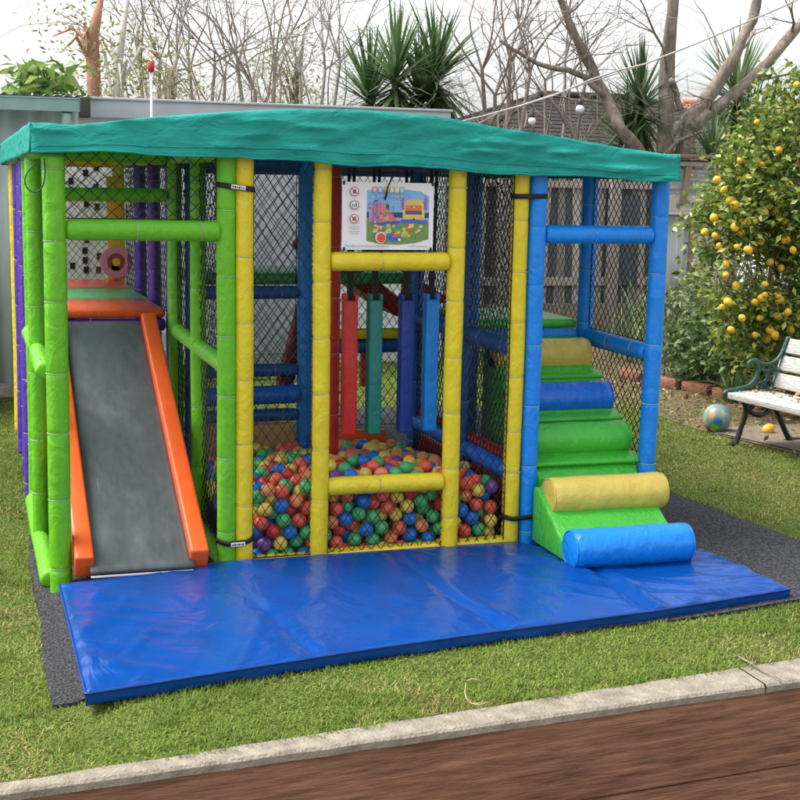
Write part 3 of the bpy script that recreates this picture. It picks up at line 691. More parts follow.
# ------------------------------------------------------------------ balls
def balls():
    r = .033; cell = .068; grid = {}
    pts = []
    X0, X1, Y0, Y1 = .118, 1.30, .022, 1.41
    rr = random.Random(3)
    def top(x, y): return .365+.02*math.sin(min(1, y/.7)*math.pi)-.085*max(0, (y-.35)/1.05)+.03*nz((x*2.4, y*2.4, 1))-.05*max(0, (x-1.02)/.3)-.04*max(0, (.5-x)/.4)*min(1, y/.5)
    def drop(x, y):
        z = r+.003; gx, gy_ = int(x/cell), int(y/cell)
        for i in (-1, 0, 1):
            for j in (-1, 0, 1):
                for (a, b_, c_) in grid.get((gx+i, gy_+j), ()):
                    d2 = (a-x)**2+(b_-y)**2
                    if d2 < 4*r*r: z = max(z, c_+math.sqrt(4*r*r-d2))
        return z
    miss = 0
    while miss < 900 and len(pts) < 3200:
        best = None
        for _ in range(7):
            x = rr.uniform(X0+r, X1-r); y = rr.uniform(Y0+r, Y1-r)
            if rr.random() < .25: y = Y0+r+rr.random()*.012
            z = drop(x, y)-top(x, y)
            if best is None or z < best[0]: best = (z, x, y)
        z, x, y = best
        # roll downhill a little
        zc = z+top(x, y)
        for _ in range(14):
            ax = min(max(x+rr.uniform(-.02, .02), X0+r), X1-r); ay = min(max(y+rr.uniform(-.02, .02), Y0+r), Y1-r); q = drop(ax, ay)
            if q < zc: x, y, zc = ax, ay, q
        if zc > top(x, y)-r*.2: miss += 1; continue
        pts.append((x, y, zc)); grid.setdefault((int(x/cell), int(y/cell)), []).append((x, y, zc))
    P_ = np.array(pts)
    # which balls show largest from the photograph's side of the pit
    C0 = np.array(CAM); A = np.array([rt, up, fw])
    q = (P_-C0) @ A.T; W_ = 1400; sx = W_/2+q[:, 0]/q[:, 2]*FOC*1.75-0; sy = W_/2-q[:, 1]/q[:, 2]*FOC*1.75; sr = r/q[:, 2]*FOC*1.75
    zb_ = np.full((W_, W_), 1e9); ib = np.full((W_, W_), -1)
    for i in range(len(P_)):
        x0_, x1_ = int(sx[i]-sr[i]), int(sx[i]+sr[i])+1; y0_, y1_ = int(sy[i]-sr[i]), int(sy[i]+sr[i])+1
        if x0_ < 0 or y0_ < 0 or x1_ >= W_ or y1_ >= W_: continue
        yy, xx = np.mgrid[y0_:y1_+1, x0_:x1_+1]; d2 = ((xx-sx[i])**2+(yy-sy[i])**2)/sr[i]**2
        zz = q[i, 2]-r*np.sqrt(np.maximum(0, 1-d2)); ok = (d2 < 1) & (zz < zb_[y0_:y1_+1, x0_:x1_+1])
        zb_[y0_:y1_+1, x0_:x1_+1][ok] = zz[ok]; ib[y0_:y1_+1, x0_:x1_+1][ok] = i
    def hid(ix, iy): return ib[iy, ix]
    cnt = np.bincount(ib[ib >= 0], minlength=len(P_))
    # behind the padded posts and crossbar nothing shows
    for i in range(len(P_)):
        t = (0-C0[1])/(P_[i, 1]-C0[1]); xc = C0[0]+(P_[i, 0]-C0[0])*t; zc = C0[2]+(P_[i, 2]-C0[2])*t
        if zc < .07 or any(abs(xc-p) < .035 for p in (.077, .416, 1.037, 1.345)) or (.45 < xc < 1.0 and abs(zc-.353) < .035): cnt[i] = cnt[i]//6
    order = np.argsort(-cnt); singles = [i for i in order[:296] if cnt[i] > 0]; sset = set(singles)
    kinds = [('coral red', (.80, .12, .07), 16), ('dark red', (.62, .03, .035), 9), ('green', (.07, .46, .16), 22), ('yellow', (.80, .60, .10), 21), ('blue', (.015, .17, .62), 19), ('orange', (.82, .28, .10), 10), ('purple', (.18, .06, .32), 3)]
    mats = [mat('ball_plastic', c_, .32, .16, 9, .08, 40, .5) for _, c_, _ in kinds]
    names = [k for k, w in enumerate(kinds) for _ in range(w[2])]
    meshes = []
    for m in mats:
        bm = bmesh.new(); bmesh.ops.create_icosphere(bm, subdivisions=3, radius=r)
        sd = random.random()*9
        for v in bm.verts: v.co *= 1+.012*nz(v.co*30+Vector((sd, 0, 0)))
        for f in bm.faces: f.smooth = True
        me = bpy.data.meshes.new('ball'); bm.to_mesh(me); bm.free(); me.materials.append(m); meshes.append(me)
    nzr = random.Random(9)
    for i in singles:
        k = nzr.choice(names); o = bpy.data.objects.new('ball', meshes[k]); COL.objects.link(o); o.location = P_[i]
        o.rotation_euler = (nzr.random()*6, nzr.random()*6, nzr.random()*6)
        tag(o, kinds[k][0]+' plastic ball lying among others in the ball pit', 'ball', 'plastic balls filling the ball pit')
    mb = MB(); bm = bmesh.new(); bmesh.ops.create_icosphere(bm, subdivisions=2, radius=r)
    vs = [v.co.copy() for v in bm.verts]; fs = [[v.index for v in f.verts] for f in bm.faces]; bm.free()
    for i in range(len(P_)):
        if i in sset: continue
        mb.add([v+Vector(P_[i]) for v in vs], fs, nzr.choice(names), True)
    o = mb.build('ball_fill', mats, None, 'the mass of further coloured plastic balls in the ball pit', 'balls', None, 'stuff')
    print('balls', len(P_), 'visible', (cnt > 0).sum())
balls()

# ------------------------------------------------------------------ ground
def sheet(name, poly, z, m, kind='structure', label=None, cat=None, thick=None):
    b = MB(); n = len(poly)
    if thick:
        b.add([(x, y, z) for x, y in poly]+[(x, y, z-thick) for x, y in poly], [tuple(range(n)), tuple(range(2*n-1, n-1, -1))]+[(i, i+n, (i+1) % n+n, (i+1) % n) for i in range(n)])
    else: b.add([(x, y, z) for x, y in poly], [tuple(range(n))])
    return b.build(name, m, None, label, cat, None, kind)
def kline(x): return -1.878+(x-.0)*.118     # lawn edge along the kerb
def bline(x): return -1.985+(x-.0)*.074      # outer edge of the kerb
def gz_(x, y):
    """gentle fall of the lawn to the left of the frame"""
    return -.055*min(1, max(0, (-.62-x)/.15)) if True else 0
def lawn_sheet():
    xs = [-60, -20, -6, -3, -1.5, -1.0, -.8, -.75, -.7, -.6, -.5, 0, 1, 2, 3, 5, 10, 30, 80]; ys = [1, 3, 6, 12, 30, 120]
    b = MB(); V = []
    for t in range(len(ys)+4):
        for x in xs:
            if t < 4: y = kline(x) + (t/4)*(1-kline(x)) if -20 <= x <= 10 else -2+t*.75
            else: y = ys[t-4]
            V.append((x, y, gz_(x, y)))
    W = len(xs); b.add(V, [(t*W+i, t*W+i+1, (t+1)*W+i+1, (t+1)*W+i) for t in range(len(ys)+3) for i in range(W-1)], 0, True)
    b.build('lawn', LAWN, None, None, None, None, 'structure')
lawn_sheet()
sheet('lower_paving', [(-60, -60), (80, -60), (80, 12), (-60, -1.6)], -.62, PAVE)
# rubber sheet under frame
rugpoly = [(-.83, -1.315), (-.755, -1.322), (-.2, -1.27), (.4, -1.215), (.8, -1.205), (1.3, -1.165), (1.7, -1.14), (2.0, -1.09), (2.25, -1.035), (2.7, -1.0), (3.3, -.93), (3.34, -.62), (3.0, -.36), (2.84, -.25), (2.77, -.12), (2.78, .12), (2.735, .30), (2.745, .45), (2.70, .70), (2.69, .98), (2.62, 1.3), (2.62, 4.0), (-.68, 4.0), (-.69, 1.25), (-.80, .95), (-.825, .3), (-.82, -.4), (-.835, -.9)]
def rug_mesh():
    from mathutils.geometry import tessellate_polygon
    b = MB()
    P2 = []
    for i, p in enumerate(rugpoly):
        q = rugpoly[(i+1) % len(rugpoly)]; k = max(1, int(math.hypot(q[0]-p[0], q[1]-p[1])/.06))
        for j in range(k):
            x = p[0]+(q[0]-p[0])*j/k; y = p[1]+(q[1]-p[1])*j/k
            P2.append((x+.006*nz((x*6, y*6, 1)), y+.006*nz((x*6, y*6, 5))))
    V = [Vector((x, y, .014+gz_(x, y)+.006*nz((x*5, y*5, 2)))) for x, y in P2]
    tri = tessellate_polygon([V]); n = len(V)
    b.add(V+[v-Vector((0, 0, .02)) for v in V], [tuple(t) for t in tri]+[(i, i+n, (i+1) % n+n, (i+1) % n) for i in range(n)])
    o = b.build('rubber_underlay', RUG, None, 'dark speckled rubber sheet laid on the lawn under the play frame', 'ground sheet')
    for p in o.data.polygons:
        if len(p.vertices) == 3 and p.normal.z < 0: p.flip()
rug_mesh()
# kerb and sleeper wall at the front edge
KB = MB(); n = 90
for seg, (xa, xb) in enumerate(((-4.0, 1.545), (1.552, 5.0))):
    V = []
    for i in range(n+1):
        x = xa+(xb-xa)*i/n; j = .006*nz((x*7, 0, 0)); j2 = .008*nz((x*5, 3, 0))+.004*nz((x*19, 3, 0))
        yk, yb2 = kline(x)+j2, bline(x)+j
        V += [(x, yk, -.05), (x, yk, .008), (x, yb2+.010, .008), (x, yb2, .0), (x, yb2, -.022)]
    KB.add(V, [(5*i+q, 5*i+5+q, 5*i+6+q, 5*i+1+q) for i in range(n) for q in range(4)], 0, False)
KB.build('kerb', CONC, None, 'pale concrete kerb along the front edge of the lawn', 'kerb')
SB = thing('sleeper_wall', 'red brown timber retaining wall below the concrete kerb', 'retaining wall')
for k in range(2):
    b = MB(); zt = -.024-k*.292; xa, xb = -4.0, 5.0
    pa = Vector((xa, bline(xa)+.045, zt-.144)); pb = Vector((xb, bline(xb)+.045, zt-.144)); d = pb-pa
    b.rbox((pa+pb)/2, (d.length, .075, .288), .008, Matrix.Rotation(math.atan2(d.y, d.x), 3, 'Z')); b.build('sleeper', SLEEPER, SB)

# lawn edge by the bed, soil, paving
lawn_edge = [(3.95, 5.2), (3.98, 4.3), (3.88, 3.5), (3.86, 2.75), (3.98, 2.2), (4.12, 1.5), (4.35, .7), (4.6, -.2), (4.9, -1.2)]
sheet('soil', [*lawn_edge, (9, -1.2), (9, 8.2), (3.9, 8.2)], .006, SOIL)
sheet('paving', [(3.90, 2.62), (4.04, 2.15), (4.2, 1.5), (4.42, .7), (4.7, -.2), (5.3, -.2), (4.95, 2.7), (4.3, 2.75)], .012, PAVE)
sheet('path', [(-6, 4.55), (-.9, 4.62), (-.85, 5.08), (-6, 5.08)], .02, CONC)

def in_poly(x, y, P_):
    x = np.asarray(x); y = np.asarray(y); c_ = np.zeros(x.shape, bool); n = len(P_); j = n-1
    for i in range(n):
        xi, yi = P_[i]; xj, yj = P_[j]
        with np.errstate(divide='ignore', invalid='ignore'):
            c_ ^= ((yi > y) != (yj > y)) & (x < (xj-xi)*(y-yi)/(yj-yi+1e-12)+xi)
        j = i
    return c_
def vnoise(x, y, s, seed=0):
    r_ = np.random.default_rng(seed); G = r_.random((257, 257)); u = (np.asarray(x)*s+77.3) % 256; v = (np.asarray(y)*s+31.7) % 256
    i = u.astype(int); j = v.astype(int); a = u-i; b = v-j; a = a*a*(3-2*a); b = b*b*(3-2*b)
    return (G[i, j]*(1-a)*(1-b)+G[i+1, j]*a*(1-b)+G[i, j+1]*(1-a)*b+G[i+1, j+1]*a*b)
def grass():
    N0 = 620000
    # sample denser near the camera
    t = rng.random(N0); d = 3.2*(15/3.2)**(t**.72)
    a = rng.uniform(-.36, .36, N0)+YAW
    x = CAM.x+d*np.sin(a); y = CAM.y+d*np.cos(a)
    edge = np.array([(ex, ey) for ex, ey in lawn_edge])
    ex = np.interp(y, edge[::-1, 1], edge[::-1, 0])+ .10*(vnoise(x, y, 9, 4)-.5)
    keep = ((x < ex) | ((x < ex+.75) & (y > 2.7) & (rng.random(N0) < .62*vnoise(x, y, 4, 21)*1.5))) & (y > kline(x)+.0+.05*(vnoise(x, y, 12, 2)-.75)) & ~in_poly(x+.03*(vnoise(x, y, 25, 8)-.5), y+.03*(vnoise(x, y, 25, 9)-.5), rugpoly) & ~((y > 4.55) & (x < -.8)) & (y < 8)
    keep &= ~((x > -.75) & (x < 2.62) & (y > -1) & (y < 4))
    x, y, d = x[keep], y[keep], d[keep]; n = len(x)
    thin = vnoise(x, y, 2.3, 1)*.6+vnoise(x, y, 7, 3)*.4
    k2 = rng.random(n) < np.clip(1.25-1.3*np.clip(thin-.45, 0, 1), .35, 1); x, y, d, thin = x[k2], y[k2], d[k2], thin[k2]; n = len(x)
    L = rng.uniform(.008, .019, n)*(1+.03*d)*(.75+.5*vnoise(x, y, 4, 6)); w = rng.uniform(.0010, .0020, n)*(.55+d/9)
    az = rng.uniform(0, 2*np.pi, n); tilt = np.clip(rng.normal(.95, .38, n), .1, 1.5); curl = rng.uniform(-.2, .7, n)
    h = np.stack([np.cos(az), np.sin(az)], 1); s = np.stack([-np.sin(az), np.cos(az)], 1)
    tuft = (vnoise(x, y, 6.5, 31) > .76) | ((y < kline(x)+.10) & (vnoise(x, y, 16, 33) > .45))
    L = np.where(tuft, L*rng.uniform(1.2, 1.8, n), L); tilt = np.where(tuft, tilt*.75, tilt)
    base = np.stack([x, y, -.055*np.clip((-.62-x)/.15, 0, 1)], 1)
    def pt(t_, ww):
        ang = tilt+curl*t_
        p = base.copy(); p[:, :2] += h*(L*t_*np.sin(ang))[:, None]; p[:, 2] += L*t_*np.cos(np.minimum(ang, 1.5))+.002
        q = np.zeros_like(p); q[:, :2] = s*(w*ww)[:, None]
        return p-q, p+q
    a0, a1 = pt(0, 1); b0, b1 = pt(.55, .85); c0, c1 = pt(1, .15)
    V = np.stack([a0, a1, b1, b0, c1, c0], 1).reshape(-1, 3)
    I = np.arange(n)[:, None]*6
    F = np.concatenate([I+np.array([[0, 1, 2, 3]]), I+np.array([[3, 2, 4, 5]])], 0)
    g1 = np.array([.085, .165, .018]); g2 = np.array([.160, .235, .040]); st = np.array([.34, .29, .12]); dk = np.array([.035, .085, .010])
    m = rng.random((n, 1)); col = g1*(1-m)+g2*m
    m2 = np.clip((vnoise(x, y, 1.7, 12)-.5)*2.0+.25, 0, .7)[:, None]*rng.random((n, 1)); col = col*(1-m2)+dk*m2
    dry = (rng.random(n) < np.clip((thin-.45)*1.2, .02, .36)); col[dry] = st*(rng.uniform(.6, 1.1, (dry.sum(), 1)))
    # the right-hand lawn is drier
    far = np.clip((x-2.3)/1.2, 0, 1)*.35; col *= np.array([1.42, 1.30, 1.30]); col[tuft] = col[tuft]*.9; m3 = (rng.random(n) < far*np.clip(vnoise(x, y, 3, 15)*1.5, 0, 1)); col[m3] = st*.8
    quick('grass', V, F, np.concatenate([col, col], 0), GRASS, label='short mown green grass with dry straw patches', cat='grass', kind='stuff')
    print('blades', n)
grass()

# ------------------------------------------------------------------ leaves, crowns, branches
def leaf_arrays(P_, size, cols, asp=.45, droop=.4, up_bias=.3):
    """folded leaves (two quads each) at points P_"""
    n = len(P_); size = np.asarray(size)*np.ones(n)
    d = rng.normal(size=(n, 3)); d[:, 2] = d[:, 2]*.6-droop*.5; d /= np.linalg.norm(d, axis=1)[:, None]
    nn = rng.normal(size=(n, 3)); nn[:, 2] += up_bias*3
    s = np.cross(d, nn); s /= np.linalg.norm(s, axis=1)[:, None]+1e-9; nn = np.cross(s, d)
    L = size[:, None]; w = L*asp*.5
    a = P_; m = P_+d*L*.5-nn*L*.06; t = P_+d*L-nn*L*.16
    l = P_+d*L*.45+s*w+nn*L*.05; r_ = P_+d*L*.45-s*w+nn*L*.05
    V = np.stack([a, l, m, r_, t], 1).reshape(-1, 3); I = np.arange(n)[:, None]*5
    F = np.concatenate([I+np.array([[0, 1, 2]]), I+np.array([[1, 4, 2]]), I+np.array([[0, 2, 3]]), I+np.array([[2, 4, 3]])], 0)
    C = np.concatenate([cols]*4, 0)
    return V, F, C
def pick(n, pal, wts=None, jit=.2):
    pal = np.array(pal); k = rng.choice(len(pal), n, p=wts); return pal[k]*rng.uniform(1-jit, 1+jit, (n, 1))
def clumps(c_, rad, nclump, per, spread, hollow=.35):
    c_ = np.array(c_); rad = np.array(rad)
    d = rng.normal(size=(nclump, 3)); d /= np.linalg.norm(d, axis=1)[:, None]
    q = c_+d*rad*(hollow+(1-hollow)*rng.random((nclump, 1))**.6)
    P_ = np.repeat(q, per, 0)+rng.normal(size=(nclump*per, 3))*spread
    return P_, q
def grow(mb, p, d, L, r, depth, rr, kids=(2, 3), bend=.25, upb=.12, shrink=.68, tips=None, ang=.6, nseg=4, minr=.002):
    pts = [p.copy()]; rad = [r]; q = p.copy(); dd = d.normalized()
    for i in range(nseg):
        dd = (dd+Vector((rr.gauss(0, bend), rr.gauss(0, bend), rr.gauss(0, bend)+upb))*.5).normalized()
        q = q+dd*(L/nseg); pts.append(q.copy()); rad.append(max(minr, r*(1-.45*(i+1)/nseg)))
    mb.tube(pts, rad, 6 if r > .02 else 4 if r > .006 else 3, cap=False)
    if depth <= 0:
        if tips is not None: tips.append(q.copy())
        return
    for k in range(rr.randint(*kids)):
        i = rr.randint(max(1, nseg-2), nseg); 
        ax = dd.orthogonal(); ax.rotate(Matrix.Rotation(rr.uniform(0, 6.28), 3, dd)); nd = dd.copy(); nd.rotate(Matrix.Rotation(rr.gauss(ang, .18), 3, ax))
        grow(mb, pts[i], nd, L*shrink*rr.uniform(.8, 1.15), rad[i]*.68, depth-1, rr, kids, bend, upb, shrink, tips, ang, nseg, minr)
    if rr.random() < .7: grow(mb, pts[-1], dd, L*shrink, rad[-1]*.9, depth-1, rr, kids, bend, upb, shrink, tips, ang, nseg, minr)

# ------------------------------------------------------------------ lemon tree
LT = thing('lemon_tree', 'leafy lemon tree covered in ripe yellow lemons beside the white bench', 'tree')
rr = random.Random(21); tb = MB(); tips = []
for dv in ((-.5, -.15, 1), (-.2, .3, 1), (.3, -.2, 1), (.5, .2, .9)): grow(tb, Vector((5.15, 3.45, .0)), Vector(dv), .75, .05, 4, rr, (2, 3), .2, .10, .72, tips, .55)
def lemon_tree():
    # crown: clumps over an uneven volume
    cl = []
    for (px, py, rx, rz, k) in ((778, 175, 56, 48, 86), (769, 225, 54, 42, 74), (720, 218, 20, 24, 18), (726, 258, 20, 28, 18), (785, 250, 42, 42, 40), (735, 305, 32, 24, 26), (775, 305, 46, 36, 56), (765, 350, 44, 22, 30), (785, 125, 38, 34, 34), (790, 85, 28, 14, 12), (830, 220, 60, 130, 90), (750, 190, 38, 32, 38)):
        c_ = at(px, py, 3.2); f_ = dist(c_)/FOC; P_, q = clumps(tuple(c_), (rx*f_, .42, rz*f_), k, 1, 0, .25); cl.append(q)
    q = np.concatenate(cl)
    hole = at(752, 272, 3.2); keep = [(((p[0]-hole.x)/.27)**2+((p[2]-hole.z)/.17)**2) > 1 for p in q]; q = q[np.array(keep)]
    P_ = np.repeat(q, 34, 0)+rng.normal(size=(len(q)*34, 3))*.075; n = len(P_)
    keep = ((P_[:, 0]-hole.x)/.22)**2+((P_[:, 2]-hole.z)/.12)**2 > 1; P_ = P_[keep]; n = len(P_)
    cols = pick(n, [(.09, .17, .025), (.17, .25, .035), (.28, .34, .06), (.40, .42, .10), (.05, .10, .018)], [.22, .27, .26, .16, .09])
    V, F, C = leaf_arrays(P_, rng.uniform(.04, .078, n), cols, .52, .5, .35)
    quick('crown', V, F, C, LEAF, LT)
    # twigs reaching each clump
    mb = tb
    for p in q[::2]:
        j = int(rng.integers(len(tips))); s_ = min(tips, key=lambda t_: (t_-Vector(p)).length); m_ = (s_+Vector(p))/2+Vector(rng.normal(size=3))*.05
        mb.tube([s_, m_, Vector(p)], [.006, .004, .002], 4, cap=False)
    tb.build('trunk', BARK, LT)
    spots = [(762, 165), (797, 85), (730, 201), (714, 218), (742, 233), (717, 180), (765, 212), (776, 211), (753, 221), (745, 223), (785, 222), (790, 207), (715, 236), (741, 233), (735, 227), (786, 240), (760, 240), (726, 264), (737, 247), (765, 284), (777, 296), (770, 330), (726, 275), (728, 302), (755, 302), (765, 295), (780, 300), (778, 317), (788, 312), (775, 335), (755, 335), (767, 339), (747, 178), (740, 160), (757, 122), (772, 172), (799, 165), (722, 307), (762, 298), (797, 205), (736, 286), (793, 250), (705, 232), (724, 190), (752, 188), (779, 150), (786, 185), (748, 250), (770, 262), (719, 246), (742, 318), (790, 330), (731, 330), (760, 318), (770, 190), (735, 205), (781, 268)]
    for i, (px, py) in enumerate(spots):
        y = 2.80+rng.uniform(0, .30); p = at(px, py, y); r_ = rng.uniform(.021, .034)
        b = MB(); bm = bmesh.new(); bmesh.ops.create_uvsphere(bm, u_segments=14, v_segments=12, radius=1)
        for v in bm.verts:
            z = v.co.z; k = 1+.18*abs(z)**6*(1 if z < 0 else .6)
            v.co = Vector((v.co.x*r_, v.co.y*r_, z*r_*1.06*k))*(1+.03*nz(v.co*2+Vector((i, 0, 0))))
        b.addbm(bm, Matrix.Translation(p) @ Matrix.Rotation(rng.uniform(-1.4, 1.4), 4, 'Y') @ Matrix.Rotation(rng.uniform(-1, 1), 4, 'X')); b.build('lemon', LEMON, LT)
lemon_tree()

# ------------------------------------------------------------------ garden bed plants
def bush(name, label, cat, c_, rad, k, per, size, pal, asp=.5, group='plants in the garden bed', spread=.07, stems=10):
    T = thing(name, label, cat, group); P_, q = clumps(c_, rad, k, per, spread, .3); P_ = P_[P_[:, 2] > .03]; n = len(P_)
    V, F, C = leaf_arrays(P_, rng.uniform(size*.6, size*1.2, n), pick(n, pal), asp, .3, .5); quick('foliage', V, F, C, LEAF, T)
    mb = MB()
    for p in q[:stems]: b0 = Vector((c_[0]+rng.normal()*.06, c_[1]+rng.normal()*.06, 0)); mb.tube([b0, (b0+Vector(p))/2+Vector((0, 0, .05)), Vector(p)], [.012, .008, .004], 5, cap=False)
    mb.build('stems', BARK, T); return T
DKG = [(.06, .13, .03), (.11, .19, .05), (.04, .085, .022), (.17, .24, .09)]
GYG = [(.13, .19, .07), (.20, .26, .11), (.09, .14, .05), (.26, .30, .15)]
bush('leafy_shrub', 'dense dark green shrub with broad leaves behind the bench armrest', 'shrub', (5.2, 3.9, .45), (.42, .5, .40), 70, 22, .085, DKG)
bush('leafy_shrub', 'rounded mid green shrub nearest the bricks at the front of the bed', 'shrub', (4.98, 4.35, .36), (.36, .5, .32), 60, 22, .08, DKG+GYG[:1])
bush('leafy_shrub', 'grey green bushy shrub between the blue post and the dark green shrubs', 'shrub', (5.0, 5.0, .45), (.42, .55, .42), 70, 24, .075, GYG+DKG[:1], .35)
bush('leafy_shrub', 'low dark shrub half hidden behind the bench back', 'shrub', (5.35, 2.75, .35), (.35, .45, .33), 45, 22, .08, DKG)
def strap_plant(name, label, cat, x, y, n, L, w, pal, group, spread=.08, lean=.9):
    b = MB()
    for i in range(n):
        az = rng.uniform(0, 6.28); tl = abs(rng.normal(.35, .3))*lean; ln = L*rng.uniform(.6, 1.1); ww = w*rng.uniform(.6, 1.1); col = tuple(pick(1, pal)[0])
        h = Vector((math.cos(az), math.sin(az), 0)); s = Vector((-math.sin(az), math.cos(az), 0)); p = Vector((x+rng.normal()*spread, y+rng.normal()*spread, 0)); V = []
        for k in range(6):
            t = k/5; a_ = tl+t*1.1*lean*rng.uniform(.8, 1.1); V += [p-s*ww*(1-t**2.2)-h*0, p+s*ww*(1-t**2.2)]
            p = p+(h*math.sin(a_)+Vector((0, 0, math.cos(a_))))*ln/5
        b.add(V, [(2*k, 2*k+1, 2*k+3, 2*k+2) for k in range(5)], 0, True, col)
    return b.build(name, LEAF, None, label, cat, group)
strap_plant('grassy_plant', 'tall pale feathery grass clump beside the blue corner post', 'plant', 5.55, 6.3, 200, 1.0, .010, GYG, 'plants in the garden bed', .22)
strap_plant('grassy_plant', 'pale green grassy clump in front of the corrugated fence', 'plant', 5.95, 6.4, 170, .95, .010, GYG, 'plants in the garden bed', .2)
strap_plant('strap_leaf_plant', 'dark strap leaved plant drooping over the brick edging', 'plant', 4.88, 3.75, 45, .5, .016, DKG, 'plants in the garden bed', .08, 1.3)
strap_plant('strap_leaf_plant', 'grey green strap leaved plant among the shrubs', 'plant', 5.0, 4.65, 60, .62, .013, GYG, 'plants in the garden bed', .1, 1.2)
bush('leafy_shrub', 'bright green leafy shrub under the left edge of the lemon tree', 'shrub', (5.6, 5.3, .65), (.5, .5, .45), 60, 22, .08, GYG+DKG)
bush('leafy_shrub', 'feathery shrub in front of the fence seen past the blue post', 'shrub', (6.95, 7.3, .40), (.45, .4, .42), 50, 20, .08, GYG, .25)
# brick edging
BE = MB(); pth = [Vector((4.50, 5.3, 0)), Vector((4.60, 4.75, 0)), Vector((4.80, 4.08, 0)), Vector((4.88, 2.9, 0)), Vector((4.98, 1.0, 0)), Vector((5.05, -.2, 0))]
seg = 0
for a_, b_ in zip(pth[:-1], pth[1:]):
    L = (b_-a_).length; k = int(L/.30); d = (b_-a_).normalized(); an = math.atan2(d.y, d.x)
    for i in range(k):
        for row in range(1):
            c_ = a_+d*((i+.5+(.5 if row else 0)*.6)*L/k); c_ = c_+Vector((rng.normal()*.004, rng.normal()*.004, .04+row*.082))
            BE.rbox(c_, (.288, .105, .10), .006, Matrix.Rotation(an+rng.normal()*.02, 3, 'Z'), seg=1)
BE.build('brick_edging', BRICK, None, 'low red brick edging along the front of the garden bed', 'edging')
# leaf litter on soil
P_ = []
n = 1500; x = rng.uniform(3.85, 4.9, n); y = rng.uniform(.2, 5.2, n); ex = np.interp(y, [q[1] for q in lawn_edge[::-1]], [q[0] for q in lawn_edge[::-1]]); k = (x > ex-.12) & (rng.random(n) < np.where(y > 2.6, 1, .22)); P_ = np.stack([x[k], y[k], rng.uniform(.015, .03, k.sum())], 1)
V, F, C = leaf_arrays(P_, rng.uniform(.025, .06, len(P_)), pick(len(P_), [(.20, .13, .065), (.30, .21, .10), (.13, .085, .05), (.38, .30, .15)]), .5, 0, 1)
quick('leaf_litter', V, F, C, LEAF, label='dry brown fallen leaves scattered on the soil between lawn and bed', cat='leaf litter', kind='stuff')

# ------------------------------------------------------------------ bench
BN = thing('garden_bench', 'weathered white slatted bench with dark green cast iron ends under the lemon tree', 'bench')
BO = Vector((3.74, 2.12, 0)); al = Vector((.115, -1, 0)).normalized(); dp = Vector((1, .115, 0)).normalized()
BL = 1.35
def bp(u, v, z): return BO+dp*u+al*v+Vector((0, 0, z))
RB = Matrix((dp, -al, Vector((0, 0, 1)))).transposed()
def slat(u, z, w, t, tilt, name):
    b = MB(); c_ = bp(u, BL/2-.02, z); b.rbox(c_, (w, BL, t), .006, RB @ Matrix.Rotation(tilt, 3, 'Y'), seg=2); b.build(name, WHITEWOOD, BN)
slat(.045, .345, .10, .042, 0, 'seat_slat'); slat(.155, .352, .09, .03, .03, 'seat_slat'); slat(.26, .350, .09, .03, .05, 'seat_slat'); slat(.350, .345, .07, .03, .05, 'seat_slat')
for i, (u, z) in enumerate(((.405, .43), (.445, .545), (.485, .66))): slat(u, z, .03, .102, .33, 'back_slat')
for v in (.0, BL-.06):
    T = MB()
    def rod(pts, r_, mbx=T):
        q = smooth([bp(u, v, z) for u, z in pts], 4); m_ = len(pts)
        mbx.tube(q, [float(np.interp(i/4, range(m_), r_)) for i in range(len(q))] if hasattr(r_, '__len__') else r_, 8)
    rod([(.20, .315), (.27, .30), (.30, .22), (.25, .10), (.235, .0)][0:0] or [(.13, .32), (.17, .24), (.135, .12), (.10, .02), (.085, .0)], [.022, .020, .018, .020, .026])
    rod([(.36, .32), (.40, .26), (.47, .14), (.53, .04), (.57, .0)], [.022, .021, .020, .020, .026])
    rod([(.06, .315), (.25, .325), (.44, .32)], .015); rod([(.16, .25), (.24, .205), (.31, .20), (.38, .25)], [.016, .018, .018, .016])
    rod([(.15, .19), (.20, .26), (.26, .295)], .012); rod([(.42, .22), (.36, .27), (.30, .30)], .012); rod([(.21+.03*math.cos(t), .275+.03*math.sin(t)) for t in (0, 1, 2, 3, 4, 5, 6)], .008); rod([(.33+.03*math.cos(t), .275+.03*math.sin(t)) for t in (0, 1, 2, 3, 4, 5, 6)], .008); rod([(.08, .012), (.05, .008)], .018); rod([(.56, .012), (.63, .008)], .018)
    T.build('leg_frame', IRON, BN)
    T2 = MB()
    def rod2(pts, r_): q = smooth([bp(u*.86, v, z) for u, z in pts], 4); T2.tube(q, r_[0] if hasattr(r_, '__len__') else r_, 7)
    rod2([(-.02, .33), (-.01, .37), (.10, .385), (.20, .40), (.27, .45), (.29, .52), (.25, .57), (.20, .56), (.19, .52)], [.014]*9)
    rod2([(.25, .575), (.33, .545), (.42, .55), (.50, .60), (.56, .72)], .014); rod2([(.42, .33), (.50, .50), (.585, .72)], .018)
    for (cu, cz, r_) in ((.335, .47, .045), (.40, .40, .035), (.42, .49, .035), (.31, .40, .028)):
        rod2([(cu+r_*math.cos(t*.785), cz+r_*math.sin(t*.785)) for t in range(9)], .007)
    rod2([(.25, .44), (.33, .38), (.44, .36)], .008); rod2([(.29, .53), (.36, .50), (.47, .52)], .008)
    T2.build('armrest', GREENIRON, BN)
P_ = []
for i in range(90): P_.append(bp(abs(rng.normal(.30, .08)), rng.uniform(.02, .9), .375+rng.uniform(0, .01)))
P_ = np.array([tuple(p) for p in P_]); V, F, C = leaf_arrays(P_, rng.uniform(.03, .06, len(P_)), pick(len(P_), [(.42, .28, .12), (.52, .38, .20), (.30, .18, .08)]), .5, 0, 1)
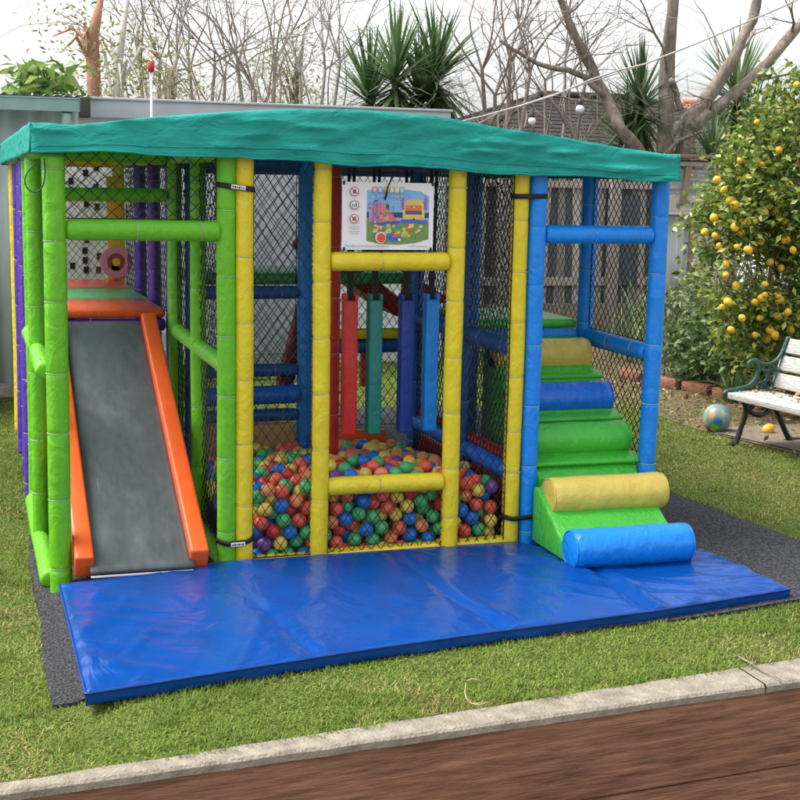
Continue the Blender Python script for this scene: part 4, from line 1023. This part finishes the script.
quick('fallen_leaves', V, F, C, LEAF, label='dry brown leaves lying on the seat of the white bench', cat='leaf litter', kind='stuff')

# ------------------------------------------------------------------ globe ball, lemon on the ground
def globe():
    c_ = on(718, 433.5, 0)+Vector((0.02, .06, .098)); bm = bmesh.new(); bmesh.ops.create_icosphere(bm, subdivisions=5, radius=.101)
    mb = MB(); mb.addbm(bm, Matrix.Translation(c_)); 
    m = bpy.data.materials.new('globe_print'); m.use_nodes = True; nt = m.node_tree; N = nt.nodes; L = nt.links; b = N['Principled BSDF']; b.inputs['Roughness'].default_value = .35
    tc = N.new('ShaderNodeTexCoord'); n1 = N.new('ShaderNodeTexNoise'); n1.inputs['Scale'].default_value = 9; n1.inputs['Detail'].default_value = 3; L.new(tc.outputs['Object'], n1.inputs['Vector'])
    rp = N.new('ShaderNodeValToRGB'); e = rp.color_ramp.elements; e[0].position = 0; e[0].color = (.09, .17, .21, 1); e[1].position = .50; e[1].color = (.17, .25, .25, 1)
    for p_, c2 in ((.53, (.22, .32, .20, 1)), (.60, (.32, .36, .26, 1)), (.66, (.55, .30, .12, 1)), (.72, (.28, .45, .10, 1))):
        q = e.new(p_); q.color = c2
    L.new(n1.outputs['Fac'], rp.inputs['Fac']); L.new(rp.outputs['Color'], b.inputs['Base Color'])
    G = thing('globe_ball', 'pale blue toy globe ball on the lawn edge beside the bench leg', 'toy ball')
    mb.build('ball_skin', m, G)
    def patch(px, py, r_, mm, name):
        d = (at(px, py, c_.y-.12)-c_); d = (CAM-c_).normalized()*.101
        vdir = (CAM-c_).normalized(); rr_ = rt*((px-718)/FOC*dist(c_)); uu_ = -up*((py-421.5)/FOC*dist(c_)); o2 = rr_+uu_; h2 = .101**2-o2.length_squared
        nd = (o2+vdir*math.sqrt(max(h2, 1e-5))).normalized(); a_ = nd.orthogonal().normalized(); b_ = nd.cross(a_); V = [c_+nd*.1022]
        rings = 3; k = 20
        for q in range(1, rings+1):
            for j in range(k):
                th = 2*math.pi*j/k; rad = r_*q/rings*(1+.35*nz((math.cos(th)*1.5, math.sin(th)*1.5, px)))
                dd = (nd+(a_*math.cos(th)+b_*math.sin(th))*rad/.101).normalized(); V.append(c_+dd*.1022)
        F = [(0, 1+j, 1+(j+1) % k) for j in range(k)]
        for q in range(rings-1):
            for j in range(k): F.append((1+q*k+j, 1+(q+1)*k+j, 1+(q+1)*k+(j+1) % k, 1+q*k+(j+1) % k))
        p = MB(); p.add(V, F, 0, True); p.build(name, mm, G)
    patch(713, 418, .024, mat('globe_orange', (.60, .27, .08), .4), 'orange_patch'); patch(716, 431, .030, mat('globe_green', (.22, .48, .03), .4), 'green_patch')
    patch(719, 426, .035, mat('globe_blue', (.02, .18, .42), .4), 'blue_patch'); patch(727, 414, .026, mat('globe_slate', (.10, .20, .28), .4), 'slate_patch')
globe()
def fruit():
    p = on(768, 434, 0)+Vector((0, 0, .035)); b = MB(); bm = bmesh.new(); bmesh.ops.create_uvsphere(bm, u_segments=14, v_segments=12, radius=.037)
    for v in bm.verts: v.co.z *= 1.3; v.co *= 1+.10*nz(v.co*25)
    b.addbm(bm, Matrix.Translation(p) @ Matrix.Rotation(1.2, 4, 'Y')); b.build('fallen_lemon', mat('ripe_orange_skin', (.76, .36, .03), .5, .15, 8), None, 'single ripe lemon fallen on the paving under the bench', 'lemon')
fruit()

# ------------------------------------------------------------------ stalks on the grass
b = MB(); b.tube(smooth([on(466, 683, .03), on(465, 692, .035), on(467, 699, .03), on(473, 704, .02), on(482, 703, .02), on(488, 705, .015)]), .0022, 5)
b.tube([on(467, 681, .03), on(472, 679, .035), on(478, 680, .03), on(483, 683, .02)], .003, 5); b.tube([on(470, 703, .02), on(479, 705, .03), on(490, 702, .02)], .003, 5)
b.build('dry_stalk', STRAW, None, 'curled dry straw stalk lying on the grass near the kerb', 'stalk')
b = MB(); b.tube([on(738, 656, .02), on(750, 663, .022), on(764, 672, .015), on(782, 680, .02)], [.004, .004, .003, .002], 5); b.tube([on(752, 664, .02), on(748, 668, .02)], .002, 4)
b.build('twig', BARK, None, 'thin dark twig lying across the concrete kerb', 'twig')

# ------------------------------------------------------------------ left shed
SH = thing('metal_shed', 'grey green corrugated metal shed at the left edge', 'shed')
def corrugated(name, m, parent, p0, p1, z0, z1, pitch=.076, amp=.009, horizontal=False, thick=True):
    p0 = Vector(p0); p1 = Vector(p1); d = p1-p0; L = d.length; d.normalize(); nn = Vector((-d.y, d.x, 0)); b = MB(); V = []
    if not horizontal:
        n = int(L/pitch*8)
        for i in range(n+1):
            s = L*i/n; q = p0+d*s+nn*amp*math.sin(2*math.pi*s/pitch); V += [(q.x, q.y, z0), (q.x, q.y, z1)]
        b.add(V, [(2*i, 2*i+2, 2*i+3, 2*i+1) for i in range(n)], 0, True)
    else:
        n = int((z1-z0)/pitch*8)
        for i in range(n+1):
            z = z0+(z1-z0)*i/n; q = nn*amp*math.sin(2*math.pi*z/pitch); a_ = p0+q; c_ = p1+q; V += [(a_.x, a_.y, z), (c_.x, c_.y, z)]
        b.add(V, [(2*i, 2*i+1, 2*i+3, 2*i+2) for i in range(n)], 0, True)
    o = b.build(name, m, parent); md = o.modifiers.new('thick', 'SOLIDIFY'); md.thickness = .002
    return o
corrugated('wall', CORR, SH, (-5, 5.12, 0), (-.20, 5.12, 0), .10, 2.26, .16, .020)
corrugated('wall', CORR, SH, (-.20, 5.12, 0), (-.20, 8.0, 0), .10, 2.3, .19, .012)
b = MB(); b.box((-2.6, 5.12, .05), (4.8, .06, .10)); b.build('footing', CONC, SH)
b = MB(); V = []; n = 240
for i in range(n+1):
    x = -5+4.88*i/n; dz = .010*math.sin(2*math.pi*x/.076); V += [(x, 4.88, 2.285+dz), (x, 8.0, 2.36+dz)]
b.add(V, [(2*i, 2*i+2, 2*i+3, 2*i+1) for i in range(n)], 0, True); b.build('roof', CORR2, SH)
b = MB(); b.prism([(4.90, 2.165), (4.80, 2.165), (4.795, 2.25), (4.785, 2.255), (4.785, 2.265), (4.80, 2.265), (4.808, 2.18), (4.90, 2.18)], -5, -.20); b.build('gutter', GUTTER, SH)
b = MB(); b.rbox((-.17, 4.84, 2.20), (.075, .13, .15), .01); b.build('gutter_end', DARKBROWN, SH)
b = MB(); b.tube([(-.30, 4.85, 2.16), (-.30, 4.88, 2.05), (-.27, 5.02, 1.9), (-.27, 5.05, .1)], .042, 14); b.build('downpipe', GUTTER, SH)
b = MB(); b.rbox((-1.02, 4.79, 2.215), (.05, .02, .10), .004); b.build('gutter_joint', GUTTER, SH)

# ------------------------------------------------------------------ garage behind
GA = thing('garage', 'pale grey garage with a flat fascia behind the play frame', 'garage')
b = MB()
for i in range(14): b.add([(-.12, 6.6, .16*i), (3.3, 6.6, .16*i), (3.3, 6.575, .16*i+.158), (-.12, 6.575, .16*i+.158)][::1], [(0, 1, 2, 3)]); b.add([(-.12, 6.575, .16*i+.158), (3.3, 6.575, .16*i+.158), (3.3, 6.6, .16*i+.16), (-.12, 6.6, .16*i+.16)], [(0, 1, 2, 3)])
b.add([(3.3, 6.6, 0), (3.3, 11, 0), (3.3, 11, 2.24), (3.3, 6.6, 2.24)], [(0, 1, 2, 3)]); b.build('wall', BOARD, GA)
b = MB(); b.rbox((1.59, 6.50, 2.27), (3.42, .03, .155), .006); b.rbox((1.59, 6.49, 2.355), (3.44, .07, .02), .004); b.build('fascia', FASCIA, GA)
b = MB(); b.box((1.59, 8.8, 2.34), (3.4, 4.5, .03)); b.build('roof', CORR2, GA)
b = MB(); b.rbox((1.62, 6.53, .92), (.95, .05, 1.84), .01); b.rbox((1.62, 6.505, .92), (.80, .02, 1.62), .006, mi=1); b.build('door', [mat('grey_door', (.32, .34, .37), .6), mat('grey_door_panel', (.36, .38, .41), .5)], GA)
b = MB(); b.rbox((2.72, 6.55, 1.35), (.62, .05, .75), .008); b.rbox((2.72, 6.527, 1.35), (.50, .02, .62), .003, mi=1); b.build('window', [WALLLT, BLACKGLASS], GA)
LP = MB(); c_ = Vector((.45, 6.30, 0)); LP.rbox((-.21, 4.50, .95), (.46, .03, 1.86), .005)
for (xx, zs) in ((-.205, (1.02, 1.09, 1.16, 1.24, 1.33, 1.50, 1.59, 1.72, 1.80)), (-.125, (1.02, 1.12, 1.30, 1.48, 1.62, 1.76)), (-.31, (1.66, 1.05))):
    for z in zs: LP.box((xx+rng.normal()*.006, 4.484, z), (.036, .012, .048), mi=1)
LP.build('lattice_screen', [WALLLT, BLACKGLASS], None, 'white screen pierced with dark square holes behind the decks', 'screen')
b = MB(); b.tube([(.513, 6.3, 0), (.513, 6.3, 2.60)], .011, 8); b.tube([(.513, 6.3, 2.58), (.513, 6.3, 2.60), (.513, 6.3, 2.66), (.513, 6.3, 2.665)], [.022, .032, .032, .026], 10, mi=1)
b.build('marker_pole', [POLEWHITE, REDPL], None, 'thin white pole with a red top standing behind the cover', 'pole')

# ------------------------------------------------------------------ right back fence
PF = thing('paling_fence', 'weathered grey timber paling fence behind the climbing ramp', 'fence'); b = MB(); x = 3.3; rf = random.Random(4)
while x < 6.52:
    w = rf.uniform(.085, .11); g = rf.uniform(.42, .85); c3 = (g*.62, g*.57, g*.53)
    if rf.random() < .16: c3 = (.10, .105, .115)
    b.box((x+w/2, 8.45+rf.uniform(-.012, .012), 1.16), (w-.008, .018, 1.62+rf.uniform(-.02, .02)), Matrix.Rotation(rf.gauss(0, .01), 3, 'Y'), col=c3); x += w
b.build('palings', PALING, PF)
b = MB(); b.box((4.9, 8.41, .62), (3.25, .05, .09)); b.box((4.9, 8.41, 1.70), (3.25, .05, .08)); b.build('rails', mat('pale_weathered_rail', (.40, .35, .30), .9, .2), PF)
for i, x in enumerate((3.35, 4.6, 5.95)): b = MB(); b.rbox((x, 8.37, 1.0), (.13, .09, 2.0), .008); b.build('fence_post', mat('grey_post', (.33, .29, .26), .9, .2), PF)
b = MB(); b.rbox((6.16, 8.40, 1.08), (.24, .04, 1.02), .006); b.build('dark_panel', mat('dark_slate_panel', (.075, .085, .10), .6), PF)
b = MB(); b.box((4.9, 8.40, .19), (3.24, .14, .36)); b.build('retaining_wall', CONC, None, 'low pale concrete retaining wall at the foot of the paling fence', 'low wall')
CF = thing('corrugated_fence', 'patched corrugated iron fence with timber framing behind the lemon tree', 'fence')
corrugated('lower_sheet', CORR2, CF, (6.50, 8.42, 0), (7.2, 8.42, 0), .05, 1.36, .076, .008); corrugated('lower_sheet', WALLLT, CF, (7.22, 8.40, 0), (10.5, 8.40, 0), .05, 1.36, .15, .008)
corrugated('upper_sheet', TIMBER if False else CORR2, CF, (6.50, 8.46, 0), (10.5, 8.46, 0), 1.5, 2.0, .095, .014, True)
b = MB(); b.rbox((7.15, 8.40, 1.955), (1.36, .06, .05), .006); b.rbox((7.1, 8.38, 1.50), (1.30, .05, .20), .006); b.rbox((7.1, 8.36, 1.39), (1.32, .08, .025), .004); b.build('beam', mat('pale_timber', (.46, .41, .36), .85, .2, 5, .4, 30), CF)
b = MB(); d0 = at(689, 166, 8.36); d1 = at(682, 205, 8.34); d = d1-d0; b.rbox((d0+d1)/2, (.075, .05, d.length), .006, Vector((0, 0, -1)).rotation_difference(d.normalized()).to_matrix()); b.build('brace', TIMBER, CF)
b = MB(); b.rbox((7.78, 8.37, 1.75), (.06, .05, .45), .006); b.build('batten', TIMBER, CF); b = MB(); b.rbox((6.95, 8.385, .85), (.06, .03, 1.1), .006); b.build('batten', TIMBER, CF); b = MB(); d0 = at(722, 162, 8.33); d1 = at(713, 180, 8.33); d = d1-d0; b.rbox((d0+d1)/2, (.06, .04, d.length), .006, Vector((0, 0, -1)).rotation_difference(d.normalized()).to_matrix()); b.build('batten', TIMBER, CF)
b = MB(); b.rbox((7.15, 8.40, 2.035), (1.40, .30, .04), .006); b.build('capping', DARKBROWN if False else mat('rusty_brown_capping', (.20, .13, .10), .85, .2, 6), CF)
b = MB(); V = []
for i in range(121):
    x = 7.88+2.7*i/120; V += [(x, 8.22, 2.03+.01*math.sin(x*70)), (x, 8.7, 2.12+.01*math.sin(x*70))]
b.add(V, [(2*i, 2*i+2, 2*i+3, 2*i+1) for i in range(120)], 0, True); o = b.build('roof_strip', mat('pale_green_sheet', (.36, .42, .40), .5), CF); o.modifiers.new('t', 'SOLIDIFY').thickness = .004
# white shed wall glimpsed through the lemon tree
WS = thing('white_shed', 'small white painted shed glimpsed through the lemon tree', 'shed')
b = MB(); b.box((7.25, 6.4, .70), (1.4, .6, 1.4)); b.build('wall', mat('white_paint', (.80, .80, .80), .5), WS); b = MB(); b.box((7.25, 6.4, 1.43), (1.5, .7, .05)); b.build('roof', CORR2, WS)

# ------------------------------------------------------------------ houses beyond
def hip(name, label, x0, x1, y0, y1, ze, zr, inset, m, walls, rows=14):
    T = thing(name, label, 'house'); b = MB(); b.box(((x0+x1)/2, (y0+y1)/2, ze/2-.1), (x1-x0-.6, y1-y0-.6, ze+.2-.4)); b.build('wall', walls, T)
    b = MB(); ym = (y0+y1)/2
    A = [Vector((x0, y0, ze)), Vector((x1, y0, ze)), Vector((x1, y1, ze)), Vector((x0, y1, ze))]; Rr = [Vector((x0+inset, ym, zr)), Vector((x1-inset, ym, zr))]
    def courses(a0, a1, b0, b1):
        for k in range(rows):
            t0, t1 = k/rows, (k+1)/rows; p0 = a0.lerp(b0, t0); p1 = a1.lerp(b1, t0); q0 = a0.lerp(b0, t1); q1 = a1.lerp(b1, t1); up_ = Vector((0, 0, .014))
            b.add([p0+up_, p1+up_, q1, q0, p0, p1], [(0, 1, 2, 3), (4, 5, 1, 0)])
    courses(A[0], A[1], Rr[0], Rr[1]); courses(A[2], A[3], Rr[1], Rr[0]); courses(A[1], A[2], Rr[1], Rr[1]+Vector((.01, 0, 0))); courses(A[3], A[0], Rr[0], Rr[0]+Vector((-.01, 0, 0)))
    b.build('roof', m, T)
    b = MB(); b.tube([Rr[0]+Vector((0, 0, .03)), Rr[1]+Vector((0, 0, .03))], .08, 8); 
    for i, j in ((0, 0), (1, 1), (2, 1), (3, 0)): b.tube([A[i], Rr[j]], .07, 8)
    b.build('ridge_tiles', m, T)
    b = MB(); b.box(((x0+x1)/2, y0-.03, ze-.08), (x1-x0+.1, .12, .14)); b.build('gutter', FASCIA, T); return T
hip('brown_house', 'house with a low dark brown tiled roof behind the bare trees', 7.0, 14.5, 16.5, 22, 2.3, 3.35, 2.6, BROWNTILE, WALLDK)
hip('grey_house', 'house with a grey brown tiled roof right of the dark roof', 10.1, 17, 15.5, 19, 2.1, 2.95, 1.6, GREYTILE, WALLDK)
OH = hip('orange_house', 'distant house with a terracotta tiled roof and a metal flue', 14.0, 22, 23.5, 29, 2.75, 3.78, 2.6, TERRA, WALLDK)
b = MB(); f0 = at(708, 122, 26); f1 = at(708, 107, 26); b.tube([f0-Vector((0, 0, .3)), f1], .10, 10); b.tube([f1, f1+Vector((0, 0, .12)), f1+Vector((0, 0, .2))], [.2, .2, .05], 10); b.build('flue', CORR2, OH)

# ------------------------------------------------------------------ trees
def pixel_limb(mb, pts, y, prx, rr, tips, twig=True, dep=2, every=1):
    W_ = []; rad = []
    for i, (px, py) in enumerate(pts):
        p = at(px, py, y+.25*nz((i*.7, px*.01, 2))); W_.append(p); rad.append(prx[i]/FOC*dist(p) if hasattr(prx, '__len__') else prx/FOC*dist(p))
    # smooth
    P2, R2 = [], []
    for i in range(len(W_)-1):
        for k in range(4): t = k/4; P2.append(W_[i].lerp(W_[i+1], t)+Vector((nz(W_[i]*3+Vector((t, 0, 0)))*.03, 0, nz(W_[i]*3+Vector((0, t, 4)))*.03))); R2.append(rad[i]*(1-t)+rad[i+1]*t)
    P2.append(W_[-1]); R2.append(rad[-1]); R2 = [q*(1+.16*nz(P2[i]*4)+.10*nz(P2[i]*11)) for i, q in enumerate(R2)]; mb.tube(P2, R2, 14, cap=True)
    if twig:
        for i in range(3, len(P2), every):
            d = Vector((rr.gauss(0, 1), rr.gauss(0, .7), rr.gauss(.5, .6))); grow(mb, P2[i], d, rr.uniform(.5, 1.0), min(R2[i]*.4, .022), dep, rr, (1, 3), .35, .1, .7, tips, .6, 4, .003)
rr = random.Random(31)
BT = thing('bare_tree', 'large bare grey tree with several thick trunks right of the cover', 'tree', 'bare winter trees'); mb = MB(); tips = []
Y_ = 9.8
pixel_limb(mb, [(672, 420), (670, 300), (668, 190), (664, 130), (667, 60), (672, 10), (678, -60)], Y_, [13, 11.5, 9.5, 8, 7, 6, 5], rr, tips, every=6)
pixel_limb(mb, [(676, 420), (678, 300), (676, 185), (692, 120), (714, 88), (733, 60), (752, 20), (765, -40)], Y_+.1, [12, 10.5, 9, 8, 7, 6, 5, 4], rr, tips, every=6)
pixel_limb(mb, [(690, 130), (718, 105), (746, 85), (770, 60), (800, 25), (850, -45)], Y_+.05, [7, 6.5, 6, 5.5, 5, 4], rr, tips, every=6)
pixel_limb(mb, [(668, 185), (648, 165), (622, 130), (606, 98), (592, 70), (580, 45), (562, 5), (540, -50)], Y_-.1, [7, 7, 6.5, 6, 5, 4.5, 3.5, 3], rr, tips, every=4)
pixel_limb(mb, [(604, 95), (585, 78), (560, 68), (530, 60), (500, 40)], Y_-.15, [3.5, 3, 2.6, 2, 1.5], rr, tips, every=3)
pixel_limb(mb, [(682, 112), (676, 95), (671, 80)], Y_, [3, 3, 2.5], rr, tips, False)
pixel_limb(mb, [(660, 160), (680, 140), (700, 132), (720, 128)], Y_-.2, [2, 2, 1.6, 1], rr, tips, True, 1, 4)
mb.build('trunk', BARK, BT)
def bare(label, base_px, tops, y, r, seed, depth=4, m=BARK, L=1.3):
    rr = random.Random(seed); T = thing('bare_tree', label, 'tree', 'bare winter trees'); mb = MB(); p = at(base_px, 200, y); p.z = 0
    for k, tp in enumerate(tops):
        d = at(tp[0], tp[1], y+rr.uniform(-.5, .5))-p; pts = [p.lerp(p+d, t)+Vector((nz((t*3, k, seed))*.12, nz((t*3, k+5, seed))*.12, 0)) for t in (0, .25, .5, .75, 1)]
        mb.tube(pts, [r, r*.85, r*.7, r*.55, r*.42], 7, cap=False)
        for t in (2, 3, 4, 4):
            for _ in range(2): grow(mb, pts[t], (d.normalized()+Vector((rr.gauss(0, .6), rr.gauss(0, .5), rr.gauss(.1, .4)))), L*rr.uniform(.5, 1), r*.30, depth-1, rr, (1, 2), .38, .06, .72, None, .62, 4, .0026)
    mb.build('trunk', m, T); return T
bare('slim bare tree with pale forked trunks right of the palm', 497, [(495, 95), (482, 70), (510, 60), (530, 72)], 10.5, .055, 3, 4, mat('grey_pink_bark', (.30, .24, .21), .9, .2))
bare('bare twiggy tree with a dark forked trunk behind the garage fascia', 255, [(255, 92), (238, 70), (275, 64)], 9.5, .05, 8, 4, BARK)
bare('bare twiggy tree left of the dark forked tree', 205, [(190, 75), (215, 62), (225, 80)], 11.0, .045, 12, 4, BARK)
bare('bare twiggy tree between the forked tree and the palm', 310, [(300, 75), (325, 70), (340, 62)], 11.5, .045, 15, 4, mat('pale_grey_bark', (.34, .30, .27), .9, .2))
bare('bare twiggy tree in front of the dark brown roof', 560, [(545, 80), (565, 60), (585, 85)], 11.0, .045, 19, 4, mat('grey_twig_bark', (.28, .23, .20), .9, .2))
bare('bare twiggy tree behind the pale gum trunks', 150, [(140, 70), (160, 60), (175, 72)], 10.0, .045, 23, 4, BARK)

def leafy(name, label, base, c_px, y, rad, k, per, size, pal, bark, trunk_px=None, r=.09, spread=.16, asp=.35, hollow=.2):
    T = thing(name, label, 'tree', 'leafy trees beyond the fence'); c_ = at(c_px[0], c_px[1], y); P_, q = clumps(c_, rad, k, per, spread, hollow); P_ = P_[P_[:, 2] > 1.2]; n = len(P_)
    V, F, C = leaf_arrays(P_, rng.uniform(size*.6, size*1.3, n), pick(n, pal), asp, .7, .2); quick('crown', V, F, C, LEAF, T)
    mb = MB(); b0 = at(base, 250, y); b0.z = 0
    mb.tube([b0, b0.lerp(c_, .5)+Vector((.05, 0, 0)), c_, c_+Vector((.1, 0, rad[2]*.8))], [r, r*.85, r*.7, r*.3], 10)
    for p in q[::3]: mb.tube([c_.lerp(b0, .3*rng.random()), (c_+Vector(p))/2+Vector((0, 0, .1)), Vector(p)], [r*.3, r*.18, r*.06], 5, cap=False)
    mb.build('trunk', bark, T)
OLV = [(.22, .23, .07), (.30, .28, .11), (.14, .16, .05), (.40, .36, .16)]
FRG = [(.10, .20, .03), (.17, .28, .05), (.06, .13, .02), (.25, .33, .09)]
leafy('gum_tree', 'gum tree with a pale trunk and thin yellow green leaves behind the shed', 112, (118, 60), 8.6, (.55, .6, .75), 30, 22, .07, OLV, PALEBARK, r=.075)
leafy('gum_tree', 'gum tree with a reddish trunk beside the pale gum trunk', 94, (92, 40), 8.9, (.5, .6, .55), 22, 20, .07, OLV, REDBARK, r=.10)
leafy('olive_tree', 'sparse olive toned tree just right of the red tipped pole', 175, (170, 82), 9.2, (.45, .5, .42), 26, 24, .06, OLV, BARK, r=.05)
leafy('olive_tree', 'sparse pale olive tree behind the dark forked bare tree', 300, (295, 78), 12.2, (.75, .6, .5), 40, 26, .07, [(.34, .31, .15), (.26, .26, .10), (.44, .39, .22)], BARK, r=.05)
leafy('loquat_tree', 'broad leaved green bush growing over the shed roof', 30, (42, 84), 6.4, (.30, .4, .13), 22, 9, .16, FRG, BARK, r=.03, spread=.07, asp=.42)
leafy('bushy_tree', 'dark leafy bush below the yuccas behind the fence', 725, (722, 150), 10.2, (.55, .4, .30), 34, 24, .07, DKG, BARK, r=.04)

def yucca(label, px, y, heads, pal=((.06, .12, .04), (.10, .17, .06), (.04, .085, .03), (.16, .22, .10)), L=.62, trunk_r=.07, nl=95):
    T = thing('yucca_tree', label, 'tree', 'yucca trees beyond the fence'); mb = MB(); cb = MB(); g0 = at(px, 250, y); g0.z = 0
    for hi, (hx_, hy_) in enumerate(heads):
        h = at(hx_, hy_, y+rng.uniform(-.25, .25)); m_ = g0.lerp(h, .55); m_.x = g0.x*.35+h.x*.65
        mb.tube([g0, m_, h], [trunk_r, trunk_r*.8, trunk_r*.6], 9, cap=False)
        for i in range(nl):
            t = i/nl; el = 1.35-2.55*t+rng.normal()*.16; az = i*2.4+rng.normal()*.2; ln = L*rng.uniform(.75, 1.1)*(1 if t < .75 else .85); w = .025*rng.uniform(.8, 1.2)
            d = Vector((math.cos(az)*math.cos(el), math.sin(az)*math.cos(el), math.sin(el))); s = d.cross(Vector((0, 0, 1))); s = s.normalized() if s.length > 1e-3 else Vector((1, 0, 0))
            p = h-Vector((0, 0, t*.32)); V = []
            col = tuple(pick(1, pal)[0]) if t < .9 else (.30, .24, .13)
            for k in range(4): q = k/3; pp = p+d*ln*q-Vector((0, 0, ln*(.13+.12*t)*q*q)); ww = w*(1-.93*q**1.6); V += [pp-s*ww, pp+s*ww]
            cb.add(V, [(2*k, 2*k+1, 2*k+3, 2*k+2) for k in range(3)], 0, False, col)
    mb.build('trunk', BARK, T); cb.build('crown', LEAF, T)
yucca('tall yucca left of the thick bare trunks', 642, 10.4, [(641, 100), (628, 140)], L=.95, nl=170)
yucca('tall yucca right of the thick bare trunks', 738, 11.2, [(738, 92), (747, 140)], L=1.15, nl=190)
yucca('short yucca with spreading pale blades above the lemon tree', 770, 10.0, [(762, 135), (785, 150)], L=.95, nl=130)
yucca('low yucca below the fork of the bare tree', 712, 9.4, [(712, 152)], L=.65)
yucca('dark dense yucca on the left of the pair above the cover', 385, 9.8, [(370, 92), (396, 72)], L=1.05, nl=170)
yucca('dark dense yucca on the right of the pair above the cover', 428, 10.0, [(420, 92), (436, 70)], L=1.05, nl=170)

# ------------------------------------------------------------------ string lights
SLT = thing('string_lights', 'pale thick cable with round white bulbs sagging in front of the bare trees', 'string lights')
b = MB(); pts = [at(450, 124, 8.2), at(480, 117, 8.2), at(520, 106, 8.2), at(555, 95, 8.2), at(590, 80, 8.2), at(620, 70, 8.2), at(645, 64, 8.2), at(700, 42, 8.2), at(780, 8, 8.2), at(900, -50, 8.2)]; b.tube(pts, .010, 7)
b.tube([at(470, 128, 8.3), at(500, 112, 8.3), at(560, 92, 8.3), at(640, 66, 8.3)], .006, 5); b.build('cable', PALEBARK, SLT)
for (px, py, r_) in ((532, 121, .042), (580, 109, .047)):
    p = at(px, py, 8.2); b = MB(); bm = bmesh.new(); bmesh.ops.create_uvsphere(bm, u_segments=16, v_segments=12, radius=r_); b.addbm(bm, Matrix.Translation(p)); o = b.build('bulb', BULB, SLT)
    b = MB(); b.tube([p+Vector((0, 0, r_*.8)), p+Vector((0, 0, r_*2.2))], r_*.55, 8); b.tube([p+Vector((0, 0, r_*2)), p+Vector((.03, 0, .19))], .004, 4); b.build('socket', DARKBROWN, o)

# ------------------------------------------------------------------ light
w = bpy.data.worlds.new('World'); S.world = w; w.use_nodes = True; nt = w.node_tree; N = nt.nodes; L = nt.links
bg = N['Background']; sk = N.new('ShaderNodeTexSky'); sk.sky_type = 'NISHITA'; sk.sun_disc = False
SE, SA = R(60), R(-68)      # sun elevation; azimuth from +Y towards +X
sk.sun_elevation = SE; sk.sun_rotation = SA; sk.dust_density = 3.5; sk.air_density = 1.0; sk.ozone_density = 1
hs = N.new('ShaderNodeHueSaturation'); hs.inputs['Saturation'].default_value = .22; L.new(sk.outputs['Color'], hs.inputs['Color'])
L.new(hs.outputs['Color'], bg.inputs['Color']); bg.inputs['Strength'].default_value = .15
sd = bpy.data.lights.new('sun', 'SUN'); sd.energy = 1.5; sd.angle = R(30); sd.color = (1, .96, .9); so = bpy.data.objects.new('sun', sd); COL.objects.link(so)
to = Vector((math.sin(SA)*math.cos(SE), math.cos(SA)*math.cos(SE), math.sin(SE)))
so.rotation_euler = to.to_track_quat('Z', 'Y').to_euler()
S.view_settings.view_transform = 'Standard'; S.view_settings.look = 'None'; S.view_settings.gamma = 1; S.view_settings.use_curve_mapping = False
S.view_settings.exposure = 1.28
